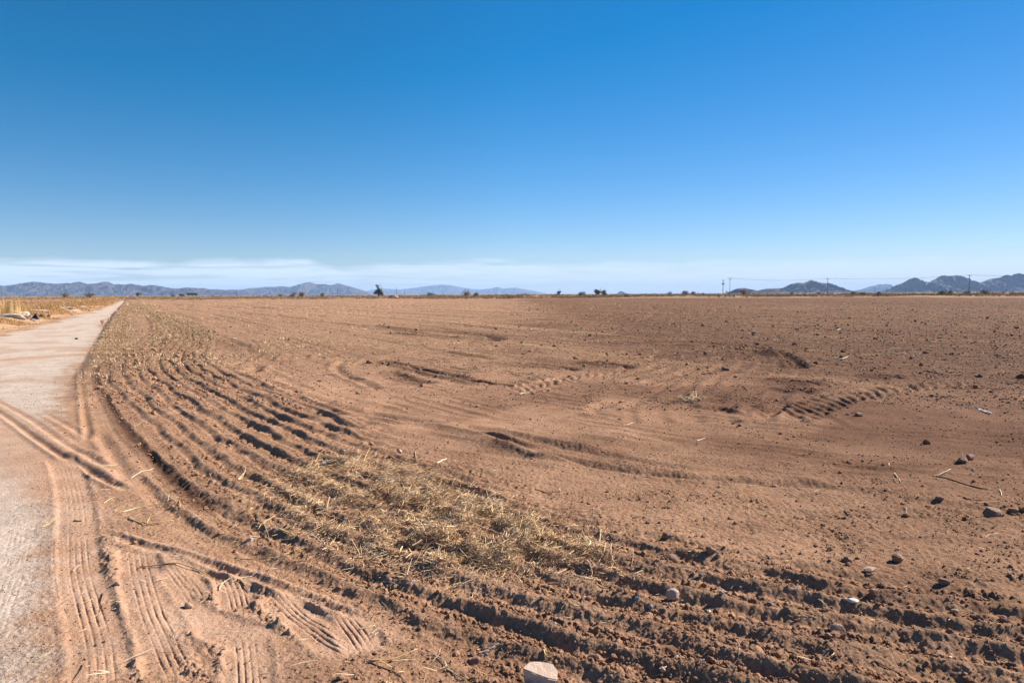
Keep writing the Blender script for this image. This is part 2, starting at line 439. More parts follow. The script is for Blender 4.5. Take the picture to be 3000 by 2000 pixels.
    weeds = np.maximum(weeds, sm(.0, .25, -sr) * sm(1.6, .8, -sr) * sm(17, 22, D) * sm(120, 80, D) * .9)
    weeds *= (sr < .1)
    far = (D >= 75)
    if far.any():
        pr = -sr[far]
        weeds[far] = sm(.3, .8, pr) * sm(4.0, 3.3, pr) * sm(220, 120, D[far])
    return dict(z=z, pale=pale, rough=rough, sandy=sandy, rut_dark=rut_dark, sr=sr, sl=sl, s=s, weeds=weeds, infield=infield, D=D)
def ground_z(x, y):
    return float(terrain(np.array([x]), np.array([y]))['z'][0])

def gpt(px, py, up=0.0):
    z = 0.0
    for _ in range(6):
        x, y = gp(px, py, z + up)
        z = .5 * z + .5 * ground_z(x, y)
    return float(x), float(y), ground_z(x, y)
# ------------------------------------------------------------------ mesh and material helpers
def mesh_np(name, V, Fc, mat=None, cols=None, smooth=False, attrs=None):
    me = bpy.data.meshes.new(name)
    V = np.asarray(V, np.float32); Fc = np.asarray(Fc, np.int32)
    n, k = Fc.shape
    me.vertices.add(len(V)); me.vertices.foreach_set('co', V.ravel())
    me.loops.add(n * k); me.loops.foreach_set('vertex_index', Fc.ravel())
    me.polygons.add(n); me.polygons.foreach_set('loop_start', np.arange(0, n * k, k, dtype=np.int32))
    me.polygons.foreach_set('loop_total', np.full(n, k, np.int32))
    me.update(calc_edges=True)
    if cols is not None:
        ca = me.color_attributes.new('tint', 'FLOAT_COLOR', 'POINT')
        c = np.ones((len(V), 4), np.float32); c[:, :3] = cols
        ca.data.foreach_set('color', c.ravel())
    if attrs:
        for an, av in attrs.items():
            at_ = me.attributes.new(an, 'FLOAT', 'POINT')
            at_.data.foreach_set('value', np.asarray(av, np.float32))
    me.polygons.foreach_set('use_smooth', np.full(n, smooth, bool))
    if mat:
        me.materials.append(mat)
    return me
def link(name, me, parent=None, loc=None):
    o = bpy.data.objects.new(name, me)
    COL.objects.link(o)
    if parent:
        o.parent = parent
    if loc is not None:
        o.location = loc
    return o
def tag(o, label=None, cat=None, group=None, kind=None):
    if label and len(label.split()) > 16: raise ValueError(label)
    if label: o['label'] = label
    if cat: o['category'] = cat
    if group: o['group'] = group
    if kind: o['kind'] = kind
    return o
class NT:
    def __init__(s, name):
        s.m = bpy.data.materials.new(name); s.m.use_nodes = True
        s.t = s.m.node_tree; s.b = s.t.nodes['Principled BSDF']
        s.b.inputs['Roughness'].default_value = .95
        s.b.inputs['Specular IOR Level'].default_value = .15
        s.o = s.t.nodes.new('ShaderNodeTexCoord').outputs['Object']
    def n(s, t, **k):
        q = s.t.nodes.new(t)
        for a, b in k.items(): setattr(q, a, b)
        return q
    def l(s, a, b): s.t.links.new(a, b)
    def noise(s, scale, detail=4, rough=.55, vec=None, dist=0):
        q = s.n('ShaderNodeTexNoise'); q.inputs['Scale'].default_value = scale
        q.inputs['Detail'].default_value = detail; q.inputs['Roughness'].default_value = rough
        q.inputs['Distortion'].default_value = dist
        s.l(vec or s.o, q.inputs['Vector']); return q.outputs['Fac']
    def ramp(s, fac, stops):
        q = s.n('ShaderNodeValToRGB'); s.l(fac, q.inputs[0])
        e = q.color_ramp.elements
        while len(e) < len(stops): e.new(.5)
        for i, (p, c) in enumerate(stops):
            e[i].position = p; e[i].color = (c[0], c[1], c[2], 1) if isinstance(c, tuple) else (c, c, c, 1)
        return q.outputs[0]
    def mix(s, fac, a, b, mode='MIX'):
        q = s.n('ShaderNodeMixRGB', blend_type=mode)
        for i, v in enumerate((fac, a, b)):
            if isinstance(v, (int, float)): q.inputs[i].default_value = v if i == 0 else (v, v, v, 1)
            elif isinstance(v, tuple): q.inputs[i].default_value = (*v, 1)
            else: s.l(v, q.inputs[i])
        return q.outputs[0]
    def math(s, op, a, b=0.0, clamp=False):
        q = s.n('ShaderNodeMath', operation=op, use_clamp=clamp)
        for i, v in enumerate((a, b)):
            if isinstance(v, (int, float)): q.inputs[i].default_value = v
            else: s.l(v, q.inputs[i])
        return q.outputs[0]
    def attr(s, name):
        return s.n('ShaderNodeAttribute', attribute_name=name).outputs['Fac']
    def color(s, c):
        if isinstance(c, tuple): s.b.inputs['Base Color'].default_value = (*c, 1)
        else: s.l(c, s.b.inputs['Base Color'])
        return s
    def bump(s, h, dist, strength=1.0):
        q = s.n('ShaderNodeBump'); q.inputs['Distance'].default_value = dist; q.inputs['Strength'].default_value = strength
        s.l(h, q.inputs['Height']); s.l(q.outputs[0], s.b.inputs['Normal']); return s
def simple(name, a, b, scale=20, rough=.9, bump=0, bscale=60, spec=.2):
    m = NT(name); m.b.inputs['Roughness'].default_value = rough; m.b.inputs['Specular IOR Level'].default_value = spec
    m.color(m.mix(m.ramp(m.noise(scale, 5), [(.3, 0.), (.7, 1.)]), a, b))
    if bump: m.bump(m.noise(bscale, 5, .65), bump)
    return m.m
def tinted(name, rough=.85, trans=0.0):
    m = NT(name); m.b.inputs['Roughness'].default_value = rough
    q = m.n('ShaderNodeAttribute', attribute_name='tint')
    m.l(q.outputs['Color'], m.b.inputs['Base Color'])
    return m.m

# ------------------------------------------------------------------ the land
def soil_material():
    m = NT('soil')
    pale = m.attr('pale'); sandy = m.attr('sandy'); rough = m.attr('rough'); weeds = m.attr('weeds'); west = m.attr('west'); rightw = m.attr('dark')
    n_big = m.noise(.23, 4, .6); n_mid = m.noise(2.6, 5, .6); n_fin = m.noise(42, 6, .7); n_grit = m.noise(210, 3, .7)
    soil = m.mix(m.ramp(n_big, [(.35, 0.), (.65, 1.)]), (.415, .228, .130), (.465, .268, .160))
    soil = m.mix(m.ramp(n_mid, [(.35, 0.), (.7, .5)]), soil, (.49, .30, .19))
    soil = m.mix(m.ramp(n_fin, [(.36, .6), (.55, 0.)]), soil, (.22, .115, .07))
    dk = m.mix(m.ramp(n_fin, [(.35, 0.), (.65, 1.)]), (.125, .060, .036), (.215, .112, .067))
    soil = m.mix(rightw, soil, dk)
    sand = m.mix(m.ramp(n_mid, [(.3, 0.), (.7, 1.)]), (.50, .29, .18), (.55, .35, .24))
    soil = m.mix(m.math('MULTIPLY', sandy, .8), soil, sand)
    crust = m.mix(m.ramp(n_mid, [(.3, 0.), (.7, 1.)]), (.52, .405, .32), (.58, .465, .38))
    crust = m.mix(m.ramp(n_grit, [(.3, .6), (.5, 0.)]), crust, (.40, .28, .21))
    soil = m.mix(pale, soil, crust)
    stub = m.mix(m.ramp(n_fin, [(.3, 0.), (.7, 1.)]), (.27, .165, .09), (.42, .275, .155))
    soil = m.mix(m.math('MULTIPLY', weeds, .85), soil, stub)
    gl = m.mix(m.ramp(m.noise(1.2, 5), [(.3, 0.), (.7, 1.)]), (.40, .225, .125), (.50, .33, .21))
    gl = m.mix(m.ramp(m.noise(.5, 5, .6, dist=1.0), [(.56, 0.), (.66, .85)]), gl, (.62, .55, .47))
    soil = m.mix(west, soil, gl)
    bs = m.mix(m.ramp(m.noise(.12, 6, .7), [(.35, 0.), (.65, 1.)]), (.27, .175, .105), (.40, .27, .165))
    soil = m.mix(m.attr('beyond'), soil, bs)
    # broken ground: patches of crumbs and of smooth soil
    soil = m.mix(m.ramp(m.noise(1.9, 8, .8), [(.40, .42), (.60, 0.)]), soil, m.mix(1.0, soil, (.52, .50, .48), 'MULTIPLY'))
    mr = m.n('ShaderNodeMapping'); mr.inputs['Rotation'].default_value = (0, 0, -math.atan2(-RD[0], RD[1])); m.l(m.o, mr.inputs['Vector'])
    ms = m.n('ShaderNodeMapping'); ms.inputs['Scale'].default_value = (1.0, .035, 1.0); m.l(mr.outputs[0], ms.inputs['Vector'])
    lines = m.noise(.75, 6, .72, ms.outputs[0])
    lit_mask = m.attr('litter')
    soil = m.mix(m.math('MULTIPLY', lit_mask, m.ramp(lines, [(.36, .62), (.50, 0.)])), soil, (.125, .066, .042))
    soil = m.mix(m.math('MULTIPLY', lit_mask, m.math('MULTIPLY', m.ramp(lines, [(.54, 0.), (.66, .8)]), m.ramp(m.noise(.09, 4, .6), [(.42, .25), (.6, 1.)]))), soil, (.50, .315, .165))
    # grey gritty and pale grains
    soil = m.mix(m.ramp(m.noise(130, 2, .5), [(.66, 0.), (.72, .5)]), soil, (.55, .47, .40))
    # straw litter seen from afar
    lit = m.ramp(m.noise(1.1, 6, .75), [(.56, 0.), (.72, 1.)])
    soil = m.mix(m.math('MULTIPLY', m.math('MULTIPLY', lit, m.attr('litter')), .75), soil, (.52, .34, .17))
    m.color(soil)
    h = m.math('ADD', m.math('MULTIPLY', n_fin, 1.0), m.math('MULTIPLY', n_grit, .30))
    crumb = m.noise(12, 6, .78)
    h = m.math('ADD', h, m.math('MULTIPLY', crumb, m.math('ADD', .7, m.math('MULTIPLY', m.attr('litter'), 1.2))))
    sc = m.math('ADD', m.math('MULTIPLY', rough, .8), .30)
    q = m.n('ShaderNodeBump'); q.inputs['Distance'].default_value = .030
    mpn = m.n('ShaderNodeMapping'); mpn.inputs['Rotation'].default_value = (0, 0, -math.atan2(-RD[0], RD[1])); m.l(m.o, mpn.inputs['Vector'])
    wv = m.n('ShaderNodeTexWave'); wv.bands_direction = 'X'; wv.inputs['Scale'].default_value = .42; wv.inputs['Distortion'].default_value = 1.6
    wv.inputs['Detail'].default_value = 4; wv.inputs['Detail Scale'].default_value = 1.5; m.l(mpn.outputs[0], wv.inputs['Vector'])
    rows = m.math('MULTIPLY', m.math('MULTIPLY', wv.outputs['Fac'], m.math('MULTIPLY', m.attr('litter'), m.ramp(m.noise(.35, 4, .6), [(.42, 0.), (.62, 1.)]))), 1.5)
    mid = m.math('MULTIPLY', m.math('MULTIPLY', m.noise(3.5, 7, .75), m.attr('litter')), 7.0)
    m.l(m.math('ADD', m.math('MULTIPLY', h, sc), m.math('ADD', rows, mid)), q.inputs['Height'])
    m.l(q.outputs[0], m.b.inputs['Normal'])
    m.b.inputs['Specular IOR Level'].default_value = .05
    m.b.inputs['Roughness'].default_value = 1.0
    return m.m
SOIL = soil_material()

def build_land():
    dyp = []
    y = 1093 / .7
    while y > 470: dyp.append(y); y *= .985
    while y > 16: dyp.append(y); y -= .50
    while y > .02: dyp.append(y); y *= .955
    dist = 1093.0 / np.array(dyp)
    cells = np.abs(np.gradient(dist))
    a0 = R(41)
    azi = np.arange(-a0, a0, .00092)
    side = np.radians(np.arange(2.0, 49.1, 1.5))
    azi = np.concatenate([-a0 - side[::-1], azi, a0 + side])
    A, Dd = np.meshgrid(azi, dist)
    # jitter breaks up the regular polar grid a little
    X = np.sin(A) * Dd; Y = np.cos(A) * Dd
    C = np.repeat(cells[:, None], len(azi), 1)
    C = np.minimum(C, 1e6)
    X_, Y_, C_ = X.ravel(), Y.ravel(), np.maximum(C.ravel(), .0035)
    T = terrain(X_, Y_, C_)
    z = T['z']
    V = np.stack([X_, Y_, z], -1)
    nr, nc = X.shape
    G3 = V.reshape(nr, nc, 3)
    du = np.gradient(G3, axis=1); dv = np.gradient(G3, axis=0)
    NN = np.cross(du, dv); NN *= np.sign(NN[..., 2:3]); NN /= np.linalg.norm(NN, axis=-1, keepdims=True) + 1e-20
    NN = NN.reshape(-1, 3)
    idx = np.arange(nr * nc).reshape(nr, nc)
    Q = np.stack([idx[:-1, :-1], idx[:-1, 1:], idx[1:, 1:], idx[1:, :-1]], -1).reshape(-1, 4)
    west = sm(-.3, .6, T['sl'] + .8 * fbm(X_ / 2, Y_ / 2, 3, 91)) * sm(8, 14, Y_)
    beyond = sm(228, 238, T['D'] + 4 * fbm(X_ / 9, Y_ / 9, 2, 92) )
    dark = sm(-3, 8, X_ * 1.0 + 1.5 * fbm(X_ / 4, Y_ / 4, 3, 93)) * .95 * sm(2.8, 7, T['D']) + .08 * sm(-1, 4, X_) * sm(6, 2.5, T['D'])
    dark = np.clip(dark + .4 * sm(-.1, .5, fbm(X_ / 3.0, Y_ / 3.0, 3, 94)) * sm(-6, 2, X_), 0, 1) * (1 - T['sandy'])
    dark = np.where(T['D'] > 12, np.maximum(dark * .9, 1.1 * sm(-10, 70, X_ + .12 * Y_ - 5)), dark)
    dark = np.clip(dark + .9 * T['rut_dark'], 0, 1.3)  # soil colour darkened towards the middle of the rough ruts
    litter = sm(9, 20, T['D']) * T['infield']
    kindf = (T['sr'][Q[:, 0]] > 0) & (T['sl'][Q[:, 0]] < 0) & (T['D'][Q[:, 0]] < 700)
    field = (T['sr'][Q[:, 0]] <= 0) & (T['D'][Q[:, 0]] < 238)
    groups = [('field', field), ('dirt_road', kindf), ('ground', ~(kindf | field))]
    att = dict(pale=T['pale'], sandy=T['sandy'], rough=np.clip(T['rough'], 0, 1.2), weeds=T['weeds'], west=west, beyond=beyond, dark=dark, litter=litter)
    for nm, mk in groups:
        q = Q[mk]
        used = np.unique(q)
        remap = np.full(len(V), -1, np.int64); remap[used] = np.arange(len(used))
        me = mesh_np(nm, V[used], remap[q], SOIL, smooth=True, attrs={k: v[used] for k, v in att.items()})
        me.normals_split_custom_set_from_vertices(NN[used])     # the three sheets meet without a seam
        tag(link(nm, me), kind='structure')
build_land()

# ------------------------------------------------------------------ mountains
def rock_mat(name, a, b, c):
    m = NT(name)
    q = m.n('ShaderNodeMapping'); q.inputs['Scale'].default_value = (1, 1, 2.2); m.l(m.o, q.inputs['Vector'])
    n = m.noise(.006, 8, .65, q.outputs[0]); n2 = m.noise(.045, 5, .7)
    col = m.mix(m.ramp(n, [(.35, 0.), (.65, 1.)]), a, b)
    col = m.mix(m.ramp(n2, [(.5, 0.), (.68, .7)]), col, c)
    m.color(col); m.bump(m.noise(.012, 8, .7), 45.0, .9)
    return m.m
ROCK = rock_mat('mountain_rock', (.045, .036, .036), (.110, .080, .072), (.022, .019, .022))
ROCK2 = rock_mat('mountain_rock_pink', (.045, .036, .036), (.125, .085, .075), (.028, .024, .026))
def mountain(name, sky, D, depth, seed, mat=ROCK, spur=.5, foot=1.35, step=2.5):
    xs = np.array([p[0] for p in sky], float); ys = np.array([p[1] for p in sky], float)
    px = np.arange(xs[0], xs[-1] + .1, step)
    top = np.interp(px, xs, ys)
    # soften the traced line slightly and roughen it again with small crags
    top = np.convolve(np.pad(top, 2, mode='edge'), [.1, .2, .4, .2, .1], 'valid')
    h = np.maximum(EYE + (hy(px) - top) / F * D, 0)
    h *= 1 + .02 * pn(px / 6.0, np.full_like(px, seed + .5), seed)
    nv = 70
    tf = np.linspace(0, 1, nv)
    tb = np.linspace(1, 0, 20)[1:]
    U, Tt = np.meshgrid(np.arange(len(px)), np.concatenate([tf, tb]))
    back = np.concatenate([np.zeros(nv), np.ones(19)])[:, None] * np.ones(len(px))
    off = np.where(back > 0, (1 - Tt) * depth * .6, -(1 - Tt) * depth)
    XW = (px[U] - 1500) / F * D
    # crest wanders in depth so that the ridge is not a straight wall
    wander = depth * .35 * fbm(px / 90, np.full_like(px, seed * 1.7), 3, seed + 3)
    YW = D + off + wander[U]
    # shift points so that the crest stays on its own line of sight
    XW = XW * (D + wander[U]) / D
    H = h[U] * (D + wander[U]) / D
    wu = XW / (depth * .34) + .45 * fbm(XW / (depth * .3), YW / (depth * .3), 2, seed + 5)
    rid = 1 - np.abs(fbm(wu, YW / (depth * .75), 5, seed + 7, gain=.6)) * 2.3
    prof = Tt ** foot
    cut = 1.4 * spur * (1 - rid) * np.sin(np.pi * np.clip(Tt, 0, 1)) ** .8
    Z = H * np.clip(prof * (1 + .35 * np.sin(np.pi * Tt)) - cut * .55 * (.35 + Tt), 0, 1)
    Z = np.where(Tt >= .999, H, Z)
    Z += 1.0 * 0 - 1.5 * (Tt < .01)
    V = np.stack([XW, YW, Z], -1).reshape(-1, 3)
    nr, nc = U.shape
    idx = np.arange(nr * nc).reshape(nr, nc)
    Q = np.stack([idx[:-1, :-1], idx[:-1, 1:], idx[1:, 1:], idx[1:, :-1]], -1).reshape(-1, 4)
    o = link(name, mesh_np(name, V, Q, mat, smooth=False))
    return tag(o, kind='structure')
mountain('mountain_range', [(-260, 858), (-180, 836), (-100, 842), (-40, 830), (0, 835), (18, 838), (32, 836), (48, 834), (62, 831), (78, 829), (96, 825), (120, 826), (145, 830), (165, 831), (190, 830), (212, 829), (225, 827), (236, 825), (248, 828), (262, 832), (280, 830), (295, 828), (312, 825), (326, 826), (338, 833), (352, 832), (370, 834), (388, 831), (402, 834), (415, 835), (424, 838), (445, 835), (462, 836), (480, 839), (505, 844), (530, 845), (550, 842), (580, 844), (600, 844), (620, 848), (640, 847), (662, 849), (690, 853), (710, 855), (730, 858), (742, 863), (760, 868)], 12500, 1300, 11, spur=.75)
mountain('mountain_range', [(640, 860), (670, 848), (700, 848), (720, 848), (735, 844), (760, 843), (785, 840), (812, 840), (830, 838), (850, 841), (868, 839), (880, 832), (895, 829), (910, 826), (922, 830), (935, 833), (955, 832), (970, 835), (980, 834), (990, 830), (1000, 831), (1015, 836), (1040, 843), (1060, 848), (1072, 853), (1082, 858), (1100, 866)], 19000, 1900, 23, ROCK2, spur=.7)
mountain('mountain_range', [(1040, 866), (1090, 848), (1130, 845), (1170, 848), (1210, 844), (1250, 838), (1290, 834), (1320, 835), (1350, 841), (1380, 846), (1410, 848), (1440, 845), (1460, 840), (1475, 846), (1495, 843), (1515, 843), (1540, 848), (1570, 853), (1600, 860)], 36000, 3000, 31, ROCK2, spur=.5)
mountain('butte', [(1345, 866), (1355, 856), (1362, 847), (1367, 844), (1370, 851), (1376, 846), (1381, 857), (1386, 866)], 21000, 900, 37, spur=.3, step=1)
mountain('hill', [(1808, 864), (1814, 855), (1819, 852), (1824, 854), (1832, 864)], 16000, 700, 38, spur=.3, step=1)
mountain('hill', [(2135, 864), (2142, 853), (2150, 848), (2160, 845), (2178, 843.5), (2190, 845), (2200, 850), (2214, 853), (2228, 849), (2245, 846), (2262, 846), (2280, 850), (2300, 858), (2310, 864)], 5600, 450, 41, spur=.35, step=1.5)
mountain('mountain', [(2215, 862), (2240, 846), (2262, 845), (2290, 844), (2305, 837), (2315, 832), (2330, 829), (2340, 828), (2352, 829), (2362, 825), (2376, 820), (2388, 826), (2400, 828), (2415, 830), (2422, 829), (2428, 829), (2434, 836), (2446, 843), (2456, 848), (2470, 852), (2490, 858), (2505, 864)], 8400, 750, 43, ROCK2, spur=.65, foot=1.5, step=1.5)
mountain('hill', [(2395, 864), (2420, 851), (2440, 850), (2462, 851), (2480, 855), (2500, 864)], 6500, 600, 47, spur=.3, step=1.5)
mountain('mountain', [(2490, 860), (2510, 850), (2530, 845), (2545, 839), (2555, 838), (2570, 833), (2578, 832), (2583, 834), (2595, 831), (2606, 837), (2616, 841), (2640, 843), (2680, 862)], 21000, 1500, 53, ROCK, spur=.5)
mountain('mountain', [(2590, 862), (2612, 848), (2624, 840), (2632, 832), (2645, 827), (2660, 818), (2672, 814), (2680, 813), (2688, 817), (2700, 823), (2712, 826), (2725, 826), (2735, 821), (2745, 811), (2752, 808), (2762, 807), (2772, 808), (2785, 809), (2795, 807), (2803, 806), (2811, 811), (2817, 820), (2824, 826), (2840, 832), (2850, 833), (2866, 831), (2875, 827), (2895, 817), (2908, 816), (2922, 814), (2935, 808), (2945, 805), (2960, 807), (2968, 803), (2982, 800), (2995, 804), (3010, 806), (3050, 800), (3100, 812), (3180, 826), (3280, 850), (3330, 866)], 9300, 1000, 61, ROCK2, spur=.8, foot=1.6, step=1.5)

# ------------------------------------------------------------------ haze
def haze():
    m = bpy.data.materials.new('haze'); m.use_nodes = True
    t = m.node_tree; t.nodes.clear()
    pv = t.nodes.new('ShaderNodeVolumePrincipled')
    pv.inputs['Color'].default_value = (.39, .62, 1.0, 1)
    pv.inputs['Density'].default_value = 3.1e-5
    pv.inputs['Anisotropy'].default_value = 0.0
    out = t.nodes.new('ShaderNodeOutputMaterial')
    t.links.new(pv.outputs[0], out.inputs['Volume'])
    x0, x1, y0, y1, z0, z1 = -42000, 42000, -42000, 42000, -3, 520
    V = [(x, y, z) for z in (z0, z1) for y in (y0, y1) for x in (x0, x1)]
    Fc = [(0, 2, 3, 1), (4, 5, 7, 6), (0, 1, 5, 4), (2, 6, 7, 3), (0, 4, 6, 2), (1, 3, 7, 5)]
    tag(link('haze', mesh_np('haze', V, Fc, m)), kind='stuff')
haze()
exec_rest = True

# ------------------------------------------------------------------ scatter helpers
def icosphere(sub):
    p = (1 + 5 ** .5) / 2
    v = [(-1, p, 0), (1, p, 0), (-1, -p, 0), (1, -p, 0), (0, -1, p), (0, 1, p), (0, -1, -p), (0, 1, -p), (p, 0, -1), (p, 0, 1), (-p, 0, -1), (-p, 0, 1)]
    f = [(0, 11, 5), (0, 5, 1), (0, 1, 7), (0, 7, 10), (0, 10, 11), (1, 5, 9), (5, 11, 4), (11, 10, 2), (10, 7, 6), (7, 1, 8), (3, 9, 4), (3, 4, 2), (3, 2, 6), (3, 6, 8), (3, 8, 9), (4, 9, 5), (2, 4, 11), (6, 2, 10), (8, 6, 7), (9, 8, 1)]
    v = [np.array(q) / np.linalg.norm(q) for q in v]
    for _ in range(sub):
        cache = {}; nf = []
        def mid(a, b):
            k = (min(a, b), max(a, b))
            if k not in cache:
                q = v[a] + v[b]; v.append(q / np.linalg.norm(q)); cache[k] = len(v) - 1
            return cache[k]
        for a, b, c in f:
            x, y, z = mid(a, b), mid(b, c), mid(c, a)
            nf += [(a, x, z), (b, y, x), (c, z, y), (x, y, z)]
        f = nf
    return np.array(v), np.array(f)
def lumpy(sub, r, flat=1.0):
    v, f = icosphere(sub)
    k = np.ones(len(v))
    for _ in range(5):                                  # a few cut planes make facets and corners
        d = r.normal(size=3); d /= np.linalg.norm(d)
        lim = r.uniform(.55, .85)
        pr = v @ d * k
        k = np.where(pr > lim, lim / np.maximum(v @ d, 1e-6), k)
    k = k * (1 + .10 * r.normal(size=len(v)))
    v = v * k[:, None] * np.array([1, r.uniform(.7, 1), flat * r.uniform(.6, .9)])
    return v, f
def instances(protos, pos, size, yaw, which, tint=None, tiltv=None):
    """one mesh out of many small copies, numpy only"""
    Vs, Fs, Cs = [], [], []; base = 0
    for k, (v, f) in enumerate(protos):
        m = which == k
        n = int(m.sum())
        if not n: continue
        c, s = np.cos(yaw[m]), np.sin(yaw[m])
        P = v[None] * size[m][:, None, None]
        x = P[..., 0] * c[:, None] - P[..., 1] * s[:, None]
        y = P[..., 0] * s[:, None] + P[..., 1] * c[:, None]
        W = np.stack([x, y, P[..., 2]], -1) + pos[m][:, None, :]
        Vs.append(W.reshape(-1, 3))
        Fs.append((f[None] + (np.arange(n) * len(v))[:, None, None] + base).reshape(-1, 3))
        if tint is not None:
            Cs.append(np.repeat(tint[m], len(v), 0))
        base += n * len(v)
    return np.concatenate(Vs), np.concatenate(Fs), (np.concatenate(Cs) if Cs else None)
def picks(n, x0, x1, y0, y1):
    """n places spread over the part of the ground between two picture heights, denser near the camera"""
    px = rng.uniform(x0, x1, n); py = rng.uniform(y0, y1, n)
    g = gp(px, py)
    return g[:, 0], g[:, 1]
CLOD = NT('clod_soil')
_q = CLOD.n('ShaderNodeAttribute', attribute_name='tint')
CLOD.color(CLOD.mix(CLOD.ramp(CLOD.noise(90, 4, .7), [(.35, .35), (.65, 0.)]), _q.outputs['Color'], (.16, .09, .06)))
CLOD.bump(CLOD.noise(160, 4, .7), .006)
CLODM = CLOD.m

def soil_tint(x, y, n):
    d = sm(-4, 9, x)[:, None]
    a = np.array([.38, .21, .125]) * (1 - d) + np.array([.235, .12, .07]) * d
    return a * rng.uniform(.8, 1.15, (n, 1))

def clods():
    r = np.random.default_rng(3)
    protos = [lumpy(1, r) for _ in range(8)]
    small = [lumpy(0, r) for _ in range(8)]
    protos = protos + small
    x1, y1 = picks(90000, -60, 3060, 1120, 2060)
    x2, y2 = picks(150000, -60, 3060, 880, 1200)
    x, y = np.concatenate([x1, x2]), np.concatenate([y1, y2])
    T = terrain(x, y)
    D = T['D']
    crumb = sm(-.25, .45, fbm(x / .45, y / .45, 3, 101))
    prob = (.10 + .75 * T['rough'] * crumb) * T['infield'] * (1 - T['sandy'] * .75)
    prob = prob * (.75 + .25 * sm(-3.5, 1.0, x - .0 * y)) * np.where(D > 7, .9, 1)
    prob = prob * np.where(D > 6, 1.3, 1)
    prob = prob * (1 - .7 * T['weeds'])
    prob = np.maximum(prob, np.where(T['sr'] > -.2, .07, .03))
    k = rng.random(len(x)) < prob
    x, y, z, D = x[k], y[k], T['z'][k], D[k]
    ro = np.clip(T['rough'][k], .2, 1.2); inf = T['infield'][k]
    n = len(x)
    size = rng.lognormal(math.log(.0046), .50, n) * (.8 + .4 * ro)
    size = np.where(rng.random(n) < .02 * ro * inf, size * rng.uniform(1.8, 3.0, n), size)
    size = np.clip(size, .0028, .034)
    size = np.where(D > 6, size * np.clip((D / 6.5), 1, 5.0), size)
    size = np.where(inf < .5, np.minimum(size, .0065), size)
    pos = np.stack([x, y, z + size * .25], -1)
    V, Fc, C = instances(protos, pos, size, rng.uniform(0, 6.28, n), np.where(size / np.maximum(D, 1) > .0022, rng.integers(0, 8, n), rng.integers(8, 16, n)), soil_tint(x, y, n))
    tag(link('soil_clods', mesh_np('soil_clods', V, Fc, CLODM, C)), 'small crumbly clods of brown earth strewn over the tilled field', 'clods', kind='stuff')
clods()

# straws: bent, tapered three sided stalks
def stalks(x, y, z, L, W, yaw, pitch, bend, tint):
    n = len(x)
    st = np.array([-.5, 0., .5])
    V = np.zeros((n, 3, 3, 3))
    dirx, diry = np.cos(yaw) * np.cos(pitch), np.sin(yaw) * np.cos(pitch)
    dz = np.sin(pitch)
    nx, ny = -np.sin(yaw), np.cos(yaw)
    for i, t in enumerate(st):
        cx = x + dirx * L * t + nx * bend * L * (1 - 4 * t * t)
        cy = y + diry * L * t + ny * bend * L * (1 - 4 * t * t)
        cz = z + dz * L * t
        wv = W * (1.0, .95, .6)[i]
        for j, a in enumerate((0, 2.094, 4.189)):
            ca, sa = math.cos(a), math.sin(a)
            V[:, i, j, 0] = cx + nx * wv * ca * .5 - dz * np.cos(yaw) * wv * sa * .5
            V[:, i, j, 1] = cy + ny * wv * ca * .5 - dz * np.sin(yaw) * wv * sa * .5
            V[:, i, j, 2] = cz + np.cos(pitch) * wv * sa * .5
    f = []
    for i in range(2):
        for j in range(3):
            a, b = i * 3 + j, i * 3 + (j + 1) % 3
            f += [(a, b, b + 3), (a, b + 3, a + 3)]
    f = np.array(f + [(0, 2, 1), (6, 7, 8)])
    Fc = (f[None] + (np.arange(n) * 9)[:, None, None]).reshape(-1, 3)
    return V.reshape(-1, 3), Fc, np.repeat(tint, 9, 0)
STRAWM = tinted('straw', .7)
def straw_tint(n, grey=.35):
    gold = np.array([.66, .43, .19]); pale_ = np.array([.70, .56, .37]); gr = np.array([.46, .385, .325]); br = np.array([.30, .165, .08])
    w = rng.dirichlet((1.3, 1.6, 2.2 * grey, .6), n)
    return (w[:, :1] * gold + w[:, 1:2] * pale_ + w[:, 2:3] * gr + w[:, 3:] * br) * rng.uniform(.85, 1.3, (n, 1))
PILE = gp(*zip(*[(830, 1400), (1000, 1352), (1200, 1385), (1400, 1470), (1560, 1525), (1700, 1590), (1770, 1645), (1740, 1685), (1600, 1690), (1400, 1690), (1200, 1665), (1050, 1625), (960, 1580), (870, 1500)]))
def inside(x, y, P):
    c = np.zeros(x.shape, bool)
    for (ax, ay), (bx, by) in zip(P, np.roll(P, -1, 0)):
        m = ((ay > y) != (by > y)) & (x < (bx - ax) * (y - ay) / (by - ay + 1e-12) + ax)
        c ^= m
    return c
